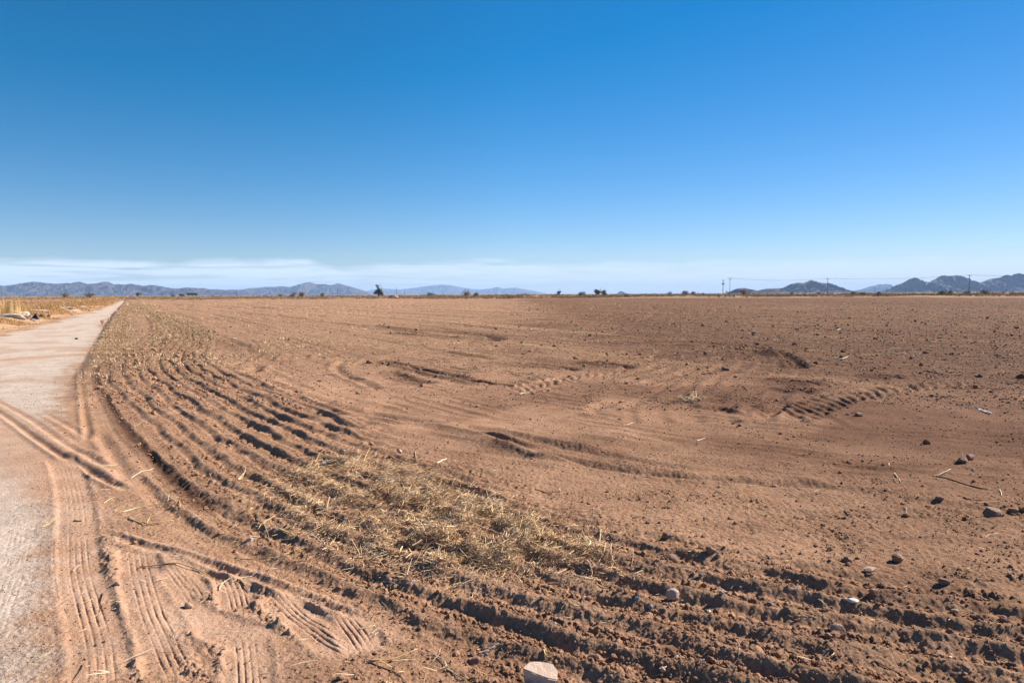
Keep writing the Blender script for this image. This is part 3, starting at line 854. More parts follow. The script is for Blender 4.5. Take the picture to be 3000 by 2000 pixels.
def straw_pile():
    n = 110000
    x = rng.uniform(PILE[:, 0].min() - .2, PILE[:, 0].max() + .2, n); y = rng.uniform(PILE[:, 1].min() - .2, PILE[:, 1].max() + .2, n)
    wx = x + .12 * fbm(x / .3, y / .3, 2, 111); wy = y + .12 * fbm(x / .3 + 9, y / .3, 2, 112)
    core = inside(wx, wy, PILE)
    cen = PILE.mean(0)
    tt = sm(-1.3, .6, x - cen[0])
    dens = np.clip(.42 + 1.5 * fbm(x / .26, y / .26, 3, 113), .03, 1) * (.38 + .62 * sm(-1.35, -.1, x - 0.0))
    k = (core & (rng.random(n) < dens))
    dl = np.abs(sdist(x, y, np.vstack([PILE, PILE[:1]]))[0])
    k |= (~core) & (rng.random(n) < .20 * np.exp(-dl / .11))
    x, y = x[k], y[k]
    n = len(x)
    dl = dl[k]
    T = terrain(x, y)
    heap = .10 * sm(0, .25, dl) * np.clip(.35 + 1.5 * fbm(x / .22, y / .22, 3, 114), 0, 1.5) * core[k]
    z = T['z'] + .004 + heap * rng.random(n) ** .5
    L = np.clip(rng.lognormal(math.log(.06), .6, n), .012, .26)
    W = np.where(rng.random(n) < .06, rng.uniform(.005, .009, n), rng.uniform(.0018, .0042, n))
    pitch = rng.normal(0, .36, n)
    V, Fc, C = stalks(x, y, z, L, W, rng.uniform(0, 6.28, n), pitch, rng.normal(0, .10, n), straw_tint(n, .8) * (.88 + .35 * np.clip(fbm(x / .15, y / .15, 2, 115), -.8, .8))[:, None] * np.array([1.10, 1.0, .88]))
    tag(link('straw_heap', mesh_np('straw_heap', V, Fc, STRAWM, C)), 'tangled heap of grey and gold straw lying over the tilled rows', 'straw', kind='stuff')
straw_pile()
def straw_litter():
    xs, ys, Ls = [], [], []
    # loose straws everywhere on the field, more around the heap and at the field corner
    x, y = picks(15000, -40, 3060, 1180, 2040)
    dl = np.abs(sdist(x, y, np.vstack([PILE, PILE[:1]]))[0])
    corner = gp(430, 1480)
    dc = np.hypot((x - corner[0]) / 1.0, y - corner[1])
    prob = .022 + .20 * np.exp(-dl / .35) + .30 * np.exp(-(dc / .8) ** 2) * sm(0, .4, fbm(x / .3, y / .3, 2, 121) + .1) + .08 * (x < 0) * (fbm(x / .5, y / .5, 2, 122) > .2)
    T = terrain(x, y)
    prob *= np.where(T['pale'] > .5, .12, 1)
    k = rng.random(len(x)) < prob
    x, y, z = x[k], y[k], T['z'][k]; n = len(x)
    L = np.clip(rng.lognormal(math.log(.05), .6, n), .015, .2)
    V1 = stalks(x, y, z + .008, L, rng.uniform(.0022, .0045, n), rng.uniform(0, 6.28, n), np.abs(rng.normal(0, .3, n)), rng.normal(0, .12, n), straw_tint(n, .3) * .85)
    x, y = picks(16000, -40, 3060, 885, 1190)
    T = terrain(x, y)
    pat = sm(-.1, .5, fbm(x / 3.5, y / 3.5, 3, 123))
    k = (rng.random(len(x)) < (.12 + .75 * pat) * (.35 + .65 * sm(12, 26, T['D']))) & (T['infield'] > .5)
    x, y, z, D = x[k], y[k], T['z'][k], T['D'][k]; n = len(x)
    L = rng.lognormal(math.log(.10), .5, n) * np.clip(D / 25, .8, 2.2)
    W = np.clip(.00036 * D, .004, .03)
    V2 = stalks(x, y, z + .02, L, W, rng.uniform(0, 6.28, n), np.abs(rng.normal(0, .35, n)), rng.normal(0, .08, n), straw_tint(n, .2) * .92)
    x, y = picks(17000, -40, 3060, 880, 1130)
    T = terrain(x, y)
    pat = sm(.0, .6, fbm(x / 5, y / 5, 4, 124))
    k = (rng.random(len(x)) < (.03 + .9 * pat) * sm(11, 24, T['D'])) & (T['infield'] > .5) & (T['D'] < 232)
    x, y, z, D = x[k], y[k], T['z'][k], T['D'][k]; n = len(x)
    V3 = tufts(x, y, z, rng.uniform(.04, .13, n) * np.clip(D / 40, .8, 2), 7, np.full(n, .14) * np.clip(D / 30, .8, 3), np.clip(.00060 * D, .006, .09), 1.4, lambda m, r: straw_tint(m, .1) * 1.0)
    VV = (V1, V2, V3)
    V = np.concatenate([q[0] for q in VV]); C = np.concatenate([q[2] for q in VV])
    Fc = np.concatenate([V1[1], V2[1] + len(V1[0]), V3[1] + len(V1[0]) + len(V2[0])])
    tag(link('loose_straw', mesh_np('loose_straw', V, Fc, STRAWM, C)), 'loose dry straws scattered over the brown soil', 'straw', kind='stuff')

# blades: bent tapered leaves of grass, five vertices each
def blades(x, y, z, H, W, lean, yaw, tint):
    n = len(x)
    fx, fy = np.cos(yaw), np.sin(yaw)
    sx, sy = -fy, fx
    V = np.zeros((n, 5, 3))
    for i, (t, s, w) in enumerate(((0, -1, 1), (0, 1, 1), (.55, -1, .75), (.55, 1, .75), (1, 0, 0))):
        o = lean * H * t * t
        V[:, i, 0] = x + fx * o + sx * s * w * W * .5
        V[:, i, 1] = y + fy * o + sy * s * w * W * .5
        V[:, i, 2] = z + H * t * (1 - .25 * lean * t)
    f = np.array([(0, 1, 3), (0, 3, 2), (2, 3, 4)])
    Fc = (f[None] + (np.arange(n) * 5)[:, None, None]).reshape(-1, 3)
    return V.reshape(-1, 3), Fc, np.repeat(tint, 5, 0)
def grass_stuff(name, label, cat, parts):
    V, Fc, C = [], [], []; b = 0
    for v, f, c in parts:
        V.append(v); Fc.append(f + b); C.append(c); b += len(v)
    o = link(name, mesh_np(name, np.concatenate(V), np.concatenate(Fc), STRAWM, np.concatenate(C)))
    return tag(o, label, cat, kind='stuff')
def tufts(x, y, z, H, nb, spread, W, lean, tintf):
    n = len(x)
    r = np.repeat(np.arange(n), nb); m = len(r)
    a = rng.uniform(0, 6.28, m); q = rng.random(m) ** .5 * spread[r]
    return blades(x[r] + np.cos(a) * q, y[r] + np.sin(a) * q, z[r] - .01, H[r] * rng.uniform(.5, 1.1, m), W[r] * rng.uniform(.7, 1.3, m), rng.uniform(.05, lean, m), a + rng.normal(0, .6, m), tintf(m, r))
straw_litter()
def stubble():
    # dead weeds on the strip between road and field
    g = []
    n = 22000
    u = rng.random(n)
    D = 1 / (1 / 19 + u * (1 / 210 - 1 / 19))
    off = rng.uniform(-.3, 3.4, n)
    base = np.array([-10.3, 16.5])
    x = base[0] + RD[0] * (D - 16.5) / RD[1] + off * 1.14 + .9; y = D
    T = terrain(x, y)
    k = rng.random(n) < T['weeds'] * sm(-.35, .35, fbm(x / .6, y / 1.4, 3, 131)) * .8
    x, y, z = x[k], y[k], T['z'][k]; n = len(x)
    H = rng.uniform(.025, .085, n) * (1 + .5 * sm(30, 80, y))
    cA, cB, cC = np.array([.44, .275, .16]), np.array([.62, .42, .23]), np.array([.28, .165, .105])
    def tf(m, r):
        w = rng.dirichlet((1.3, 1.2, 1.0), m)
        return w[:, :1] * cA + w[:, 1:2] * cB + w[:, 2:] * cC
    g.append(tufts(x, y, z, H, 5, np.full(n, .07) * (1 + y / 60), np.clip(.00045 * y, .005, .04), 1.1, tf))
    # a denser fringe right at the road's edge
    n = 5000
    D = 1 / (1 / 18.5 + rng.random(n) * (1 / 120 - 1 / 18.5))
    x = -10.2 + RD[0] * (D - 16.5) / RD[1] + rng.normal(.25, .22, n); y = D
    z = terrain(x, y)['z']
    g.append(tufts(x, y, z, rng.uniform(.03, .08, n), 6, np.full(n, .10), np.clip(.00045 * y, .005, .03), 1.0, tf))
    grass_stuff('dead_weeds', 'dead grey brown weeds and stubble on the strip between the dirt road and the field', 'weeds', g)
stubble()
LEDGES = [(18, 923), (40, 916), (103, 907), (122, 903), (78, 911), (190, 898), (235, 895), (100, 936), (77, 927), (60, 930), (120, 938)]
LEDGE_SPOTS = [gpt(a, b + 4)[:2] for a, b in LEDGES]
def bank_grass():
    g = []
    gold, orange, redd, palec = np.array([.50, .32, .135]), np.array([.43, .235, .095]), np.array([.36, .175, .09]), np.array([.55, .41, .23])
    def tfn(red):
        def tf(m, r):
            w = rng.dirichlet((1.6, 1.6, 2.6 * red + .15, .8), m)
            return w[:, :1] * gold + w[:, 1:2] * orange + w[:, 2:3] * redd + w[:, 3:] * palec
        return tf
    n = 42000
    D = 1 / (1 / 30 + rng.random(n) * (1 / 330 - 1 / 30))
    off = np.abs(rng.normal(0, 1, n)) * 3.2 + .0
    far = rng.random(n) < .45
    off = np.where(far, rng.uniform(2, 60, n), off)
    edge_x = np.interp(D, ROAD_L[::-1, 1], ROAD_L[::-1, 0])
    x = edge_x - off * 1.1; y = D
    inview = x > -.80 * y - 3
    T = terrain(x, y)
    patch = fbm(x / 4.5, y / 9, 3, 141)
    dens = sm(.2, 2.2, off + 1.2 * patch) * sm(-.55, .15, patch + .35 * sm(2, 5, off)) 
    dens = np.where(off < 2.4, dens * .8, dens) * sm(28, 36, y)
    k = inview & (rng.random(n) < dens)
    for lx, ly in LEDGE_SPOTS:
        k &= np.hypot((x - lx), (y - ly + 1.2) * .6) > .9
    x, y, z, off = x[k], y[k], T['z'][k], off[k]; n = len(x)
    H = (.16 + .34 * sm(1.4, 3.6, off)) * rng.uniform(.6, 1.25, n) * (1 + .35 * sm(60, 140, y))
    H = np.where(off > 8, H * .8, H)
    W = np.clip(.00042 * y, .008, .07)
    red = sm(5, 16, off)
    nearm = red < .5
    for msk, rd in ((nearm, .25), (~nearm, 1.6)):
        q = int(msk.sum())
        if q: g.append(tufts(x[msk], y[msk], z[msk], H[msk], 7, np.full(q, .22), W[msk], .8, tfn(rd)))
    # low orange mats creeping toward the road
    n = 5000
    px = rng.uniform(-60, 260, n); py = rng.uniform(915, 985, n)
    q = gp(px, py)
    x, y = q[:, 0], q[:, 1]
    T = terrain(x, y)
    k = (T['sl'] > -.3) & (fbm(x / 1.6, y / 2.2, 3, 142) > .08)
    x, y, z = x[k], y[k], T['z'][k]; n = len(x)
    g.append(tufts(x, y, z, rng.uniform(.02, .07, n), 5, np.full(n, .15), np.full(n, .016), 1.6, tfn(.4)))
    grass_stuff('dry_grass', 'golden and orange dry grass covering the bank left of the dirt road', 'grass', g)
    # the one tall clump
    _x, _y, zz = gpt(22, 922); p = (_x, _y)
    n = 260
    a = rng.uniform(0, 6.28, n); rr = rng.random(n) ** .5 * .75
    v, f, c = blades(np.cos(a) * rr * 1.5, np.sin(a) * rr, np.zeros(n), rng.uniform(.5, 1.35, n) * (1.1 - .5 * rr), rng.uniform(.014, .024, n), rng.uniform(.05, .4, n), a, np.clip(np.array([.68, .47, .21]) * rng.uniform(.75, 1.2, (n, 1)), 0, .8))
    tag(link('grass_clump', mesh_np('grass_clump', v, f, STRAWM, c), loc=(p[0], p[1], zz - .02)), 'tallest clump of golden dry grass on the bank at the left edge', 'grass')
bank_grass()

# ------------------------------------------------------------------ desert scrub beyond the field
LEAFM = tinted('leaves', .8)
def leaf_cloud(r, n, centers, radii, size, tint_a, tint_b):
    """n small bent leaf clusters spread through a few blobs"""
    k = r.choice(len(centers), n, p=np.array(radii) ** 2 / np.sum(np.array(radii) ** 2))
    d = r.normal(size=(n, 3)); d /= np.linalg.norm(d, axis=1)[:, None]
    q = r.random(n) ** .45
    C = np.array(centers)[k] + d * (q * np.array(radii)[k])[:, None] * np.array([1, 1, .85])
    C[:, 2] = np.maximum(C[:, 2], .02)
    u = r.normal(size=(n, 3)); u /= np.linalg.norm(u, axis=1)[:, None]
    v = np.cross(u, r.normal(size=(n, 3))); v /= np.linalg.norm(v, axis=1)[:, None]
    s = size * r.uniform(.6, 1.4, n)[:, None]
    V = np.stack([C - u * s, C + v * s * .45, C + u * s, C - v * s * .45 + np.cross(u, v) * s * .2], 1).reshape(-1, 3)
    f = np.array([(0, 1, 2), (0, 2, 3)])
    Fc = (f[None] + (np.arange(n) * 4)[:, None, None]).reshape(-1, 3)
    w = r.random((n, 1))
    return V, Fc, np.repeat(np.array(tint_a) * w + np.array(tint_b) * (1 - w), 4, 0)
def scrub():
    r = np.random.default_rng(17)
    kinds = [((.30, .18, .105), (.44, .28, .16)), ((.26, .175, .10), (.38, .26, .15)), ((.33, .21, .125), (.48, .33, .20)), ((.19, .155, .085), (.30, .24, .14))]
    protos = []
    for kd in kinds:
        for _ in range(3):
            m = r.integers(3, 6)
            cs = [(r.uniform(-.55, .55), r.uniform(-.4, .4), r.uniform(.25, .5)) for _ in range(m)]
            protos.append(leaf_cloud(r, 70, cs, [r.uniform(.3, .5) for _ in range(m)], .13, *kd))
    n = 24000
    D = 1 / (1 / 232 + rng.random(n) ** 1.2 * (1 / 1500 - 1 / 232))
    px = rng.uniform(-150, 3150, n)
    x = (px - 1500) / F * D; y = D + rng.normal(0, 2, n)
    cl = fbm(x / 40, y / 40, 3, 151)
    k = (rng.random(n) < .6 + 1.2 * cl) & ~((px < 360) & (D < 300))
    x, y, D, px = x[k], y[k], D[k], px[k]; n = len(x)
    z = terrain(x, y, np.full(n, 5.0))['z']
    size = rng.lognormal(math.log(.75), .35, n)
    size = np.where(D > 500, size * 1.5, size)
    size = np.where((D < 300), size * .7, size)
    which = np.where(rng.random(n) < .45, rng.integers(0, 3, n), np.where(rng.random(n) < .5, rng.integers(6, 9, n), rng.integers(3, 12, n)))
    Vs, Fs, Cs = [], [], []; b = 0
    yaw = rng.uniform(0, 6.28, n)
    for kk in range(12):
        m = which == kk
        if not m.any(): continue
        v, f, c = protos[kk]
        V, Fc, C = instances([(v, f)], np.stack([x, y, z - .05], -1)[m], size[m] * rng.uniform(.8, 1.2, int(m.sum())), yaw[m], np.zeros(int(m.sum()), int))
        Vs.append(V); Fs.append(Fc + b); Cs.append(np.tile(c, (int(m.sum()), 1))); b += len(V)
    tag(link('desert_scrub', mesh_np('desert_scrub', np.concatenate(Vs), np.concatenate(Fs), LEAFM, np.concatenate(Cs))), 'belt of low brown desert scrub along the far edge of the field', 'scrub', kind='stuff')
scrub()

def tube(pts, radii, sides=7):
    pts = [np.array(p, float) for p in pts]
    V = []; Fc = []
    for i, p in enumerate(pts):
        t = pts[min(i + 1, len(pts) - 1)] - pts[max(i - 1, 0)]
        t = t / (np.linalg.norm(t) + 1e-9)
        up = np.array([0, 0, 1.]) if abs(t[2]) < .9 else np.array([1., 0, 0])
        a = np.cross(t, up); a /= np.linalg.norm(a); b = np.cross(t, a)
        for j in range(sides):
            w = 2 * math.pi * j / sides
            V.append(p + (a * math.cos(w) + b * math.sin(w)) * radii[i])
    for i in range(len(pts) - 1):
        for j in range(sides):
            p0, p1 = i * sides + j, i * sides + (j + 1) % sides
            Fc += [(p0, p0 + sides, p1), (p1, p0 + sides, p1 + sides)]
    V.append(pts[0]); V.append(pts[-1]); e0, e1 = len(V) - 2, len(V) - 1
    for j in range(sides):
        Fc.append((e0, j, (j + 1) % sides)); q = (len(pts) - 1) * sides
        Fc.append((e1, q + (j + 1) % sides, q + j))
    return np.array(V), np.array(Fc)
def box(cx, cy, cz, sx, sy, sz, bev=0.0):
    V = np.array([(cx + a * sx / 2, cy + b * sy / 2, cz + c * sz / 2) for c in (-1, 1) for b in (-1, 1) for a in (-1, 1)])
    Fc = np.array([(0, 2, 3), (0, 3, 1), (4, 5, 7), (4, 7, 6), (0, 1, 5), (0, 5, 4), (2, 6, 7), (2, 7, 3), (0, 4, 6), (0, 6, 2), (1, 3, 7), (1, 7, 5)])
    return V, Fc
def join(parts):
    V, Fc, b = [], [], 0
    for v, f in parts:
        V.append(v); Fc.append(np.asarray(f) + b); b += len(v)
    return np.concatenate(V), np.concatenate(Fc)
def part(name, geo, mat, parent, smooth=False, cols=None):
    return link(name, mesh_np(name, geo[0], geo[1], mat, cols, smooth), parent)
def empty(name, loc, label, cat, group=None, rz=0):
    o = bpy.data.objects.new(name, None); COL.objects.link(o); o.location = loc; o.rotation_euler = (0, 0, rz)
    o.empty_display_size = .2
    return tag(o, label, cat, group)

# individual shrubs, trees
BARK = simple('bark', (.10, .075, .055), (.17, .13, .10), 6)
def shrub(name, px, D, w, h, ta, tb, label, cat='shrub', n=420, lobes=4, bare=False, seed=0, group=None):
    r = np.random.default_rng(seed + int(px))
    p = at(px, D); z = float(terrain(p[:1], p[1:2], np.array([5.0]))['z'][0])
    if D < 100:
        xx, yy, z = gpt(px, {118: 930, 28: 917}[px]); p = np.array([xx, yy, z])
    root = empty(name, (p[0], p[1], z), label, cat, group)
    cs, rs = [], []
    for i in range(lobes):
        cs.append((r.uniform(-.5, .5) * w * .6, r.uniform(-.3, .3) * w, h * r.uniform(.30, .62))); rs.append(min(w, h * 1.3) * r.uniform(.28, .40))
    v, f, c = leaf_cloud(r, n, cs, rs, (.05 if D > 100 else .022) * max(w, h), ta, tb)
    part('foliage', (v, f), LEAFM, root, cols=c)
    st = []
    for i in range(6 if not bare else 14):
        a = r.uniform(0, 6.28); q = r.uniform(.2, .5) * w
        st.append(tube([(0, 0, -.05), (math.cos(a) * q * .4, math.sin(a) * q * .4, h * .4), (math.cos(a) * q, math.sin(a) * q, h * r.uniform(.7, 1.0))], [.03 * h + .01, .02 * h, .008 * h], 5))
    part('stem', join(st), BARK, root)
GREEN = ((.15, .17, .065), (.29, .29, .11)); GREYG = ((.14, .155, .10), (.26, .26, .165)); DARKG = ((.075, .095, .06), (.16, .175, .11)); BROWN = ((.20, .155, .105), (.34, .26, .17)); YEL = ((.26, .24, .08), (.42, .36, .14))
SHRUBS = [
    ('shrub', 1768, 330, 2.9, 4.0, GREYG, 'rounded grey green bush on the horizon, smaller half of the touching pair'),
    ('shrub', 1752, 338, 3.4, 4.6, DARKG, 'taller darker grey green bush of the touching pair on the horizon'),
    ('shrub', 1706, 345, 3.3, 3.0, DARKG, 'single low dark bush on the horizon left of the touching pair of bushes'),
    ('shrub', 1638, 380, 2.2, 4.2, GREYG, 'slim upright grey green bush on the horizon, left of the low dark bush'),
    ('shrub', 2763, 268, 4.0, 2.5, GREEN, 'broad bright green bush at the field edge in front of the double peaked mountain'),
    ('shrub', 2779, 420, 3.2, 3.6, GREYG, 'round green bush standing just behind the broad bright green bush'),
    ('shrub', 2829, 430, 3.8, 2.8, GREYG, 'low green bush beside the tall utility pole on the right'),
    ('shrub', 2881, 430, 4.6, 3.2, BROWN, 'wide brownish bush on the horizon right of the tall utility pole'),
    ('shrub', 2316, 330, 2.6, 2.2, YEL, 'small yellow green bush below the left shoulder of the peaked mountain'),
    ('shrub', 2498, 320, 3.0, 2.2, GREEN, 'yellow green bush on the horizon right of the pole with the crossarm, leftmost of three'),
    ('shrub', 2529, 320, 3.0, 2.2, YEL, 'yellow green bush, middle of three on the horizon by the pale far mountain'),
    ('shrub', 2570, 315, 3.2, 2.3, GREEN, 'yellow green bush below the pale far mountain, rightmost of three'),
    ('shrub', 2178, 390, 3.6, 3.6, BROWN, 'tawny bush in front of the small dark hill beside the two close poles'),
    ('shrub', 2396, 420, 2.6, 2.6, BROWN, 'small brown bush on the horizon just left of the pole before the peaked mountain'),
    ('shrub', 2008, 400, 4.2, 3.4, BROWN, 'bare brown bush on the horizon, left one of two left of the transformer pole'),
    ('shrub', 2030, 410, 3.0, 3.2, BROWN, 'bare brown bush on the horizon, right one of two left of the transformer pole'),
    ('shrub', 860, 400, 4.0, 3.8, BROWN, 'brown bush at the foot of a far pole left of the pale jagged peak'),
    ('shrub', 887, 390, 4.6, 4.0, BROWN, 'wide brown bush on the horizon below the rise of the pale jagged mountain'),
    ('shrub', 822, 410, 3.2, 2.6, BROWN, 'low brown bush on the horizon left of the pale jagged mountain'),
    ('shrub', 947, 420, 4.0, 2.8, BROWN, 'low brown bush on the horizon below the pale jagged mountain'),
    ('shrub', 190, 400, 4.6, 4.4, BROWN, 'grey brown bush rising over the golden bank before the long mountain range'),
    ('shrub', 268, 400, 4.6, 3.6, BROWN, 'flat brown bush beside a far pole at the foot of the long mountain range'),
    ('shrub', 408, 420, 3.0, 4.4, BROWN, 'thin brown bush where the dirt road meets the horizon'),
    ('shrub', 1262, 380, 5.0, 3.4, BROWN, 'brown bush on the horizon left of the tiny twin peaked butte'),
    ('shrub', 1368, 380, 4.2, 3.6, BROWN, 'brown bush on the horizon directly below the tiny twin peaked butte'),
    ('shrub', 1398, 390, 3.8, 3.4, BROWN, 'brown bush on the horizon right of the tiny twin peaked butte'),
    ('shrub', 510, 640, 4.0, 4.2, DARKG, 'small dark green bush, leftmost green one at the foot of the long range'),
    ('shrub', 535, 640, 6.0, 4.0, DARKG, 'dark green bush at the foot of the long mountain range beside the row of trees'),
    ('tree', 556, 640, 4.5, 5.2, DARKG, 'dark green tree at the foot of the long mountain range, left of three close together'),
    ('tree', 566, 640, 4.5, 5.0, DARKG, 'dark green tree at the foot of the long mountain range, middle of three close together'),
    ('tree', 577, 640, 4.5, 4.6, DARKG, 'dark green tree at the foot of the long mountain range, right of three close together'),
    ('shrub', 118, 45.0, 1.35, .30, BROWN, 'small low grey brown bush on the sand behind the black scrap'),
    ('shrub', 28, 42.5, .85, .42, GREYG, 'small grey green bush at the foot of the tall golden grass clump'),
]
for nm, px, D, w, h, tn, lb in SHRUBS:
    if nm == 'tree':
        r = np.random.default_rng(int(px))
        p = at(px, D); root = empty('tree', (p[0], p[1], 0), lb, 'tree', 'trees at the foot of the long range')
        v, f, c = leaf_cloud(r, 320, [(0, 0, h * .55), (-w * .2, 0, h * .7), (w * .22, .2, h * .6)], [w * .35, w * .3, w * .3], .35, *tn)
        part('crown', (v, f), LEAFM, root, cols=c)
        part('trunk', tube([(0, 0, -.1), (.1, 0, h * .3), (0, 0, h * .7)], [.2, .15, .06], 6), BARK, root)
    else:
        shrub(nm, px, D, w, h, tn[0], tn[1], lb, n=700 if D > 100 else 1500, group=None)

def lone_tree():
    r = np.random.default_rng(5)
    D = 330.0; k = D / F
    p = at(1111, D); root = empty('tree', (p[0], p[1], 0), 'lone dark tree with crooked top and bare twigs above the far field edge', 'tree')
    def w(px, py): return ((px - 1111) * k, 0, EYE + (hy(1111) - py) * k)
    lobes = [((1104, 855), 1.25), ((1101, 859), .9), ((1109, 852), 1.2), ((1115, 854), 1.3), ((1119, 858), 1.1), ((1112, 860), 1.3), ((1121, 861), .8), ((1111, 846), .75), ((1109, 842), .6), ((1107, 837), .75), ((1110, 837), .5), ((1104, 836), .45), ((1097.5, 858), .45), ((1114, 849), .8)]
    cs = []; rs = []
    for (a, b), q in lobes:
        c = w(a, b); cs.append((c[0], r.uniform(-.8, .8) if q > .7 else 0, c[2])); rs.append(q)
    v, f, c = leaf_cloud(r, 2400, cs, rs, .17, (.045, .05, .035), (.14, .135, .095))
    part('crown', (v, f), LEAFM, root, cols=c)
    tw = [tube([(0, 0, -.2), w(1111, 861), w(1112, 850), w(1110, 842), w(1107, 836)], [.28, .25, .16, .09, .04], 7)]
    part('trunk', tw[0], BARK, root)
    br = []
    for pts in ([(1112, 852), (1117, 842), (1116, 833)], [(1113, 852), (1120, 845), (1119, 834)], [(1114, 853), (1121, 848), (1126, 846)], [(1111, 848), (1105, 843), (1104, 840)], [(1113, 850), (1114, 840), (1113, 832)], [(1112, 860), (1104, 857), (1098, 857)], [(1118, 846), (1122, 842), (1123, 838)]):
        br.append(tube([w(*q) for q in pts], [.07, .05, .025], 5))
    part('branch', join(br), BARK, root)
lone_tree()

# ------------------------------------------------------------------ utility poles
WOOD = simple('pole_wood', (.13, .09, .07), (.22, .16, .13), 3)
WOODR = simple('pole_wood_red', (.17, .085, .065), (.25, .14, .11), 3)
METG = simple('grey_metal', (.22, .24, .23), (.32, .33, .32), 4, .5)
PORC = simple('insulator', (.25, .22, .2), (.35, .3, .27), 10, .3)
WHITE = simple('white_paint', (.72, .72, .70), (.80, .80, .78), 4, .5)
CONC = simple('concrete', (.50, .47, .43), (.60, .57, .53), 3)
def child_copy(src, root):
    for ch in src.children:
        c = ch.copy(); COL.objects.link(c); c.parent = root
def pole(name, px, D, top, label, group, arms=((.35, 2.4),), transformer=False, mat=None, rz=0.0, r0=.17):
    p = at(px, D); h = z_at(top, px, D)
    root = empty(name, (p[0], p[1], 0), label, 'utility pole', group, rz)
    part('pole_shaft', tube([(0, 0, -.5), (0, 0, h * .5), (0, 0, h)], [r0, r0 * .86, r0 * .7], 10), mat or WOOD, root, True)
    for dz, w in arms:
        arm = part('crossarm', box(0, -r0 - .03, h - dz, w, .12, .14), mat or WOOD, root)
        for sx in ((-.46, -.2, .46) if w > 1.6 else (-.42, .42)):
            part('insulator', tube([(sx * w, -r0 - .03, h - dz + .07), (sx * w, -r0 - .03, h - dz + .22), (sx * w, -r0 - .03, h - dz + .34)], [.035, .075, .04], 7), PORC, arm)
        part('brace', join([tube([(s * w * .3, -r0 - .1, h - dz - .07), (0, -r0 - .02, h - dz - .6)], [.025, .025], 4) for s in (-1, 1)]), METG, root)
    if transformer:
        for sx in (-.42, .02, .46):
            t = part('transformer', tube([(sx * 1.2, -.35 if sx else -.5, h - 3.35), (sx * 1.2, -.35 if sx else -.5, h - 3.3), (sx * 1.2, -.35 if sx else -.5, h - 2.4), (sx * 1.2, -.35 if sx else -.5, h - 2.3)], [.2, .3, .3, .18], 10), METG, root)
            part('bushing', tube([(sx * 1.2, -.35 if sx else -.5, h - 2.3), (sx * 1.2, -.35 if sx else -.5, h - 2.02)], [.06, .04], 6), PORC, t)
    return root, h
p1, h1 = pole('utility_pole', 2836, 385, 805, 'tall reddish utility pole in the gap right of the double peaked mountain', 'large utility poles on the right', ((.45, 2.5),), mat=WOODR, r0=.19)
p2, h2 = pole('utility_pole', 2422, 450, 815, 'brown utility pole with one crossarm standing before the right slope of the peaked mountain', 'large utility poles on the right', ((.5, 2.5),))
p3, h3 = pole('utility_pole', 2137, 490, 814, 'slim utility pole with two crossarms, right one of the two close together', 'large utility poles on the right', ((.35, 2.7), (1.3, 1.8)))
p4, h4 = pole('utility_pole', 2117, 480, 820, 'utility pole carrying grey transformers, left one of the two close together', 'large utility poles on the right', ((.35, 1.9), (1.1, 1.2)), transformer=True, r0=.21)
part('guy_wire', tube([(.1, 0, h4 - 4.5), (2.6, .1, h4 - 6.7)], [.03, .03], 4), METG, p4)
FARP = [(10, 1100, 849, 'far pole at the left edge of the picture before the long mountain range'), (256, 1100, 849, 'far pole before the middle of the long mountain range, above the golden bank'), (478, 1120, 848, 'far pole before the long mountain range, right of where the dirt road ends'), (696, 1120, 848, 'far pole where the long mountain range dies out on the right'),
        (862, 1080, 846, 'far pole behind the brown bush left of the pale jagged peak'), (991, 1080, 842, 'far pole standing before the right summit of the pale jagged mountain'), (1163, 1080, 843, 'far pole right of the lone dark tree, taller of the two there'), (1187, 1250, 848, 'far pole right of the lone dark tree, shorter of the two there'),
        (2361, 1500, 844, 'far pole before the peaked mountain, leftmost there'), (2371, 1500, 847, 'short far pole before the peaked mountain, second from the left there'), (2406, 1300, 840, 'far pole before the peaked mountain just left of the near crossarm pole'), (2469, 1300, 842, 'far pole in the dip right of the peaked mountain'),
        (2562, 1300, 843, 'far pole before the pale far mountain, left of its summit'), (2595, 1300, 842, 'far pole with a crossarm before the right slope of the pale far mountain'), (2650, 1300, 842, 'far pole at the left foot of the double peaked mountain'), (2735, 1500, 842, 'far pole before the saddle of the double peaked mountain'),
        (2815, 1400, 843, 'far pole just left of the tall reddish pole, left one of two'), (2821, 1250, 840, 'far pole just left of the tall reddish pole, right one of two'), (2890, 1400, 844, 'far pole right of the tall reddish pole'), (2965, 1400, 844, 'far pole near the right edge of the picture')]
protoH = 10.0
proto = None
for i, (px, D, top, lb) in enumerate(FARP):
    h = z_at(top, px, D)
    p = at(px, D)
    if proto is None:
        proto, ph = pole('utility_pole', px, D, top, lb, 'far utility poles along the horizon', ((.4, 2.3),), r0=.36)
    else:
        o = empty('utility_pole', (p[0], p[1], 0), lb, 'utility pole', 'far utility poles along the horizon')
        o.scale = (1, 1, h / ph)
        for ch in list(proto.children):
            c = ch.copy(); COL.objects.link(c); c.parent = o
            for g in ch.children:
                d = g.copy(); COL.objects.link(d); d.parent = c
def wire(a, b, sag, label, r=.028):
    pts = [tuple(np.array(a) * (1 - t) + np.array(b) * t - np.array([0, 0, sag * 4 * t * (1 - t)])) for t in np.linspace(0, 1, 17)]
    v, f = tube(pts, [r] * 17, 4)
    tag(link('power_line', mesh_np('power_line', v, f, METG)), label, 'wire', 'power lines between the large poles')
def armtip(pr, h, dz, x): return (pr.location.x + x, pr.location.y - .2, h - dz + .34)
